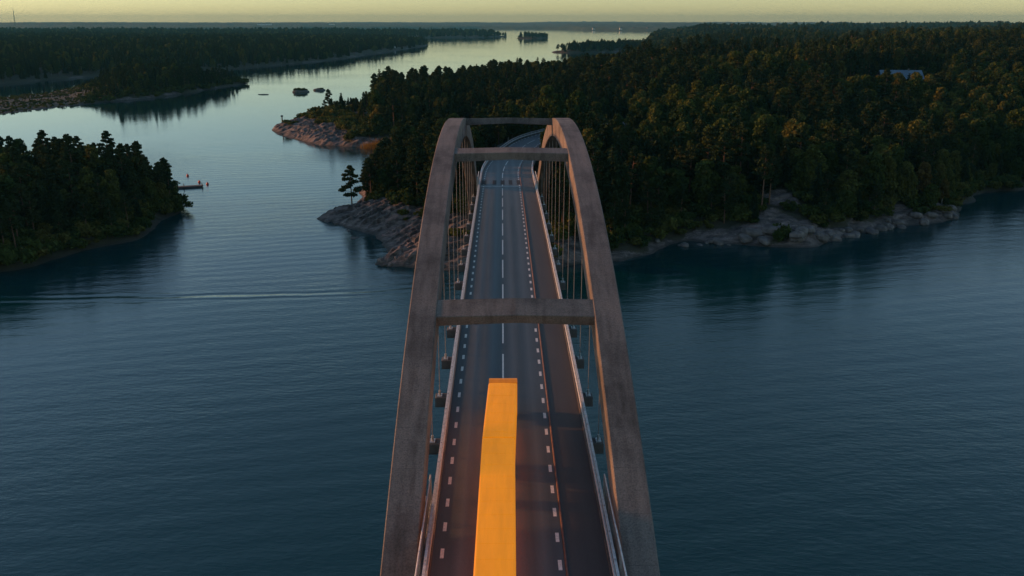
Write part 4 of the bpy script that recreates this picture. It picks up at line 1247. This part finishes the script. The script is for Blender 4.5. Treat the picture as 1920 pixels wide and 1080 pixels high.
# undergrowth below the trees along the shores: instanced brush
ucol = bpy.data.collections.new('brush shapes')
for i, bmh in enumerate(bushes): ucol.objects.link(bpy.data.objects.new('brush_shape_%d' % i, bmh))
ng2 = ng.copy(); ng2.name = 'scatter brush'
for nd in ng2.nodes:
    if nd.type == 'COLLECTION_INFO': nd.inputs['Collection'].default_value = ucol
def undergrowth(key, x0, x1, y0, y1, step, s0, s1, dmax, label):
    rgu = np.random.default_rng(len(key) * 31)
    X, Y = np.meshgrid(np.arange(x0, x1, step), np.arange(y0, y1, step))
    x = (X + rgu.uniform(-.5, .5, X.shape) * step).ravel(); y = (Y + rgu.uniform(-.5, .5, X.shape) * step).ravel()
    h, rock, d = land_height(key, x, y)
    ok = (d > 0.8) & (d < dmax) & (rock < 0.35)
    if key == 'main':
        rd, si = road_dist(x, y); ok &= (rd > 8.5) & ~((x > -54) & (x < -4) & (y > 330) & (y < 358))
    px, py, dep = project(x, y, h); ok &= (px > -300) & (px < 2200)
    x, y, h = x[ok], y[ok], h[ok]; n = len(x)
    m = bpy.data.meshes.new('undergrowth'); m.vertices.add(n); m.vertices.foreach_set('co', np.stack([x, y, h - 0.15], 1).astype(np.float32).ravel())
    a = m.attributes.new('spin', 'FLOAT', 'POINT'); a.data.foreach_set('value', rgu.uniform(0, 6.28, n).astype(np.float32))
    a = m.attributes.new('shape', 'INT', 'POINT'); a.data.foreach_set('value', rgu.integers(0, 3, n).astype(np.int32))
    sc_ = rgu.uniform(s0, s1, n)
    if key == 'long_island': sc_ = sc_ * (0.35 + 0.65 * sstep(-0.48, -0.43, x / y))
    sv = np.stack([sc_ * 1.2, sc_ * 1.2, sc_ * rgu.uniform(.8, 1.6, n)], 1)
    a = m.attributes.new('size', 'FLOAT_VECTOR', 'POINT'); a.data.foreach_set('vector', sv.astype(np.float32).ravel())
    m.update()
    o = link('undergrowth', m); tag(o, label, kind='stuff')
    md = o.modifiers.new('scatter', 'NODES'); md.node_group = ng2
undergrowth('near_island', -160, -78, 155, 262, 2.2, 0.8, 1.9, 30, 'dark brush under the trees of the left edge island')
undergrowth('main', -108, 175, 165, 440, 2.4, 0.7, 1.9, 30, 'brush under the trees along the mainland shore')
undergrowth('long_island', -390, -195, 460, 750, 3.6, 0.9, 2.0, 40, 'low brush on the long low island')

# reeds in the cove and at the foot of the right shore
def reeds(spots, label, seed):
    rgr = np.random.default_rng(seed); C = []
    for (x0, y0, x1, y1, wd, n) in spots:
        t = rgr.random(n)
        C.append(np.stack([x0 + (x1 - x0) * t + rgr.normal(0, wd, n), y0 + (y1 - y0) * t + rgr.normal(0, wd, n), np.zeros(n)], 1))
    C = np.concatenate(C); n = len(C)
    hh = land_height('main', C[:, 0], C[:, 1])[0]
    C[:, 2] = np.maximum(hh, -0.2)
    H = rgr.uniform(1.3, 2.3, n); a = rgr.uniform(0, 6.28, n); w = 0.05
    lean = rgr.normal(0, 0.25, (n, 2))
    V = np.empty((n, 4, 3))
    dx = np.cos(a) * w; dy = np.sin(a) * w
    V[:, 0] = C + np.stack([-dx, -dy, 0 * dx], 1); V[:, 1] = C + np.stack([dx, dy, 0 * dx], 1)
    V[:, 2] = C + np.stack([dx * .5 + lean[:, 0], dy * .5 + lean[:, 1], H], 1); V[:, 3] = C + np.stack([-dx * .5 + lean[:, 0], -dy * .5 + lean[:, 1], H], 1)
    m = mesh_np('reeds', V.reshape(-1, 3), np.arange(n * 4).reshape(n, 4))
    o = link('reeds', m, M_reed); tag(o, label, kind='stuff')
reeds([(-52, 345, -38, 343, 1.6, 5000), (-40, 334, -22, 341, 2.2, 8000), (-40, 346, -20, 348, 2.0, 6000), (-24, 338, -6, 352, 3.5, 9000)], 'orange brown reeds lining the small cove left of the bridge', 6)

# ------------------------------------------------------------------ haze
b = MB(); b.box(-13000, 13000, -500, 13500, -7, 140)
hz = b.mesh('haze')
hm = bpy.data.materials.new('haze'); hm.use_nodes = True
hn = hm.node_tree.nodes; hn.clear()
pv = hn.new('ShaderNodeVolumePrincipled'); ho_ = hn.new('ShaderNodeOutputMaterial')
pv.inputs['Color'].default_value = (0.10, 0.40, 0.52, 1)
pv.inputs['Density'].default_value = 0.00007
pv.inputs['Anisotropy'].default_value = 0.1
hm.node_tree.links.new(pv.outputs[0], ho_.inputs['Volume'])
hm.cycles.homogeneous_volume = True
hz.materials.append(hm)
ho = link('haze', hz); tag(ho, 'thin blue evening haze over the far shores', kind='stuff')
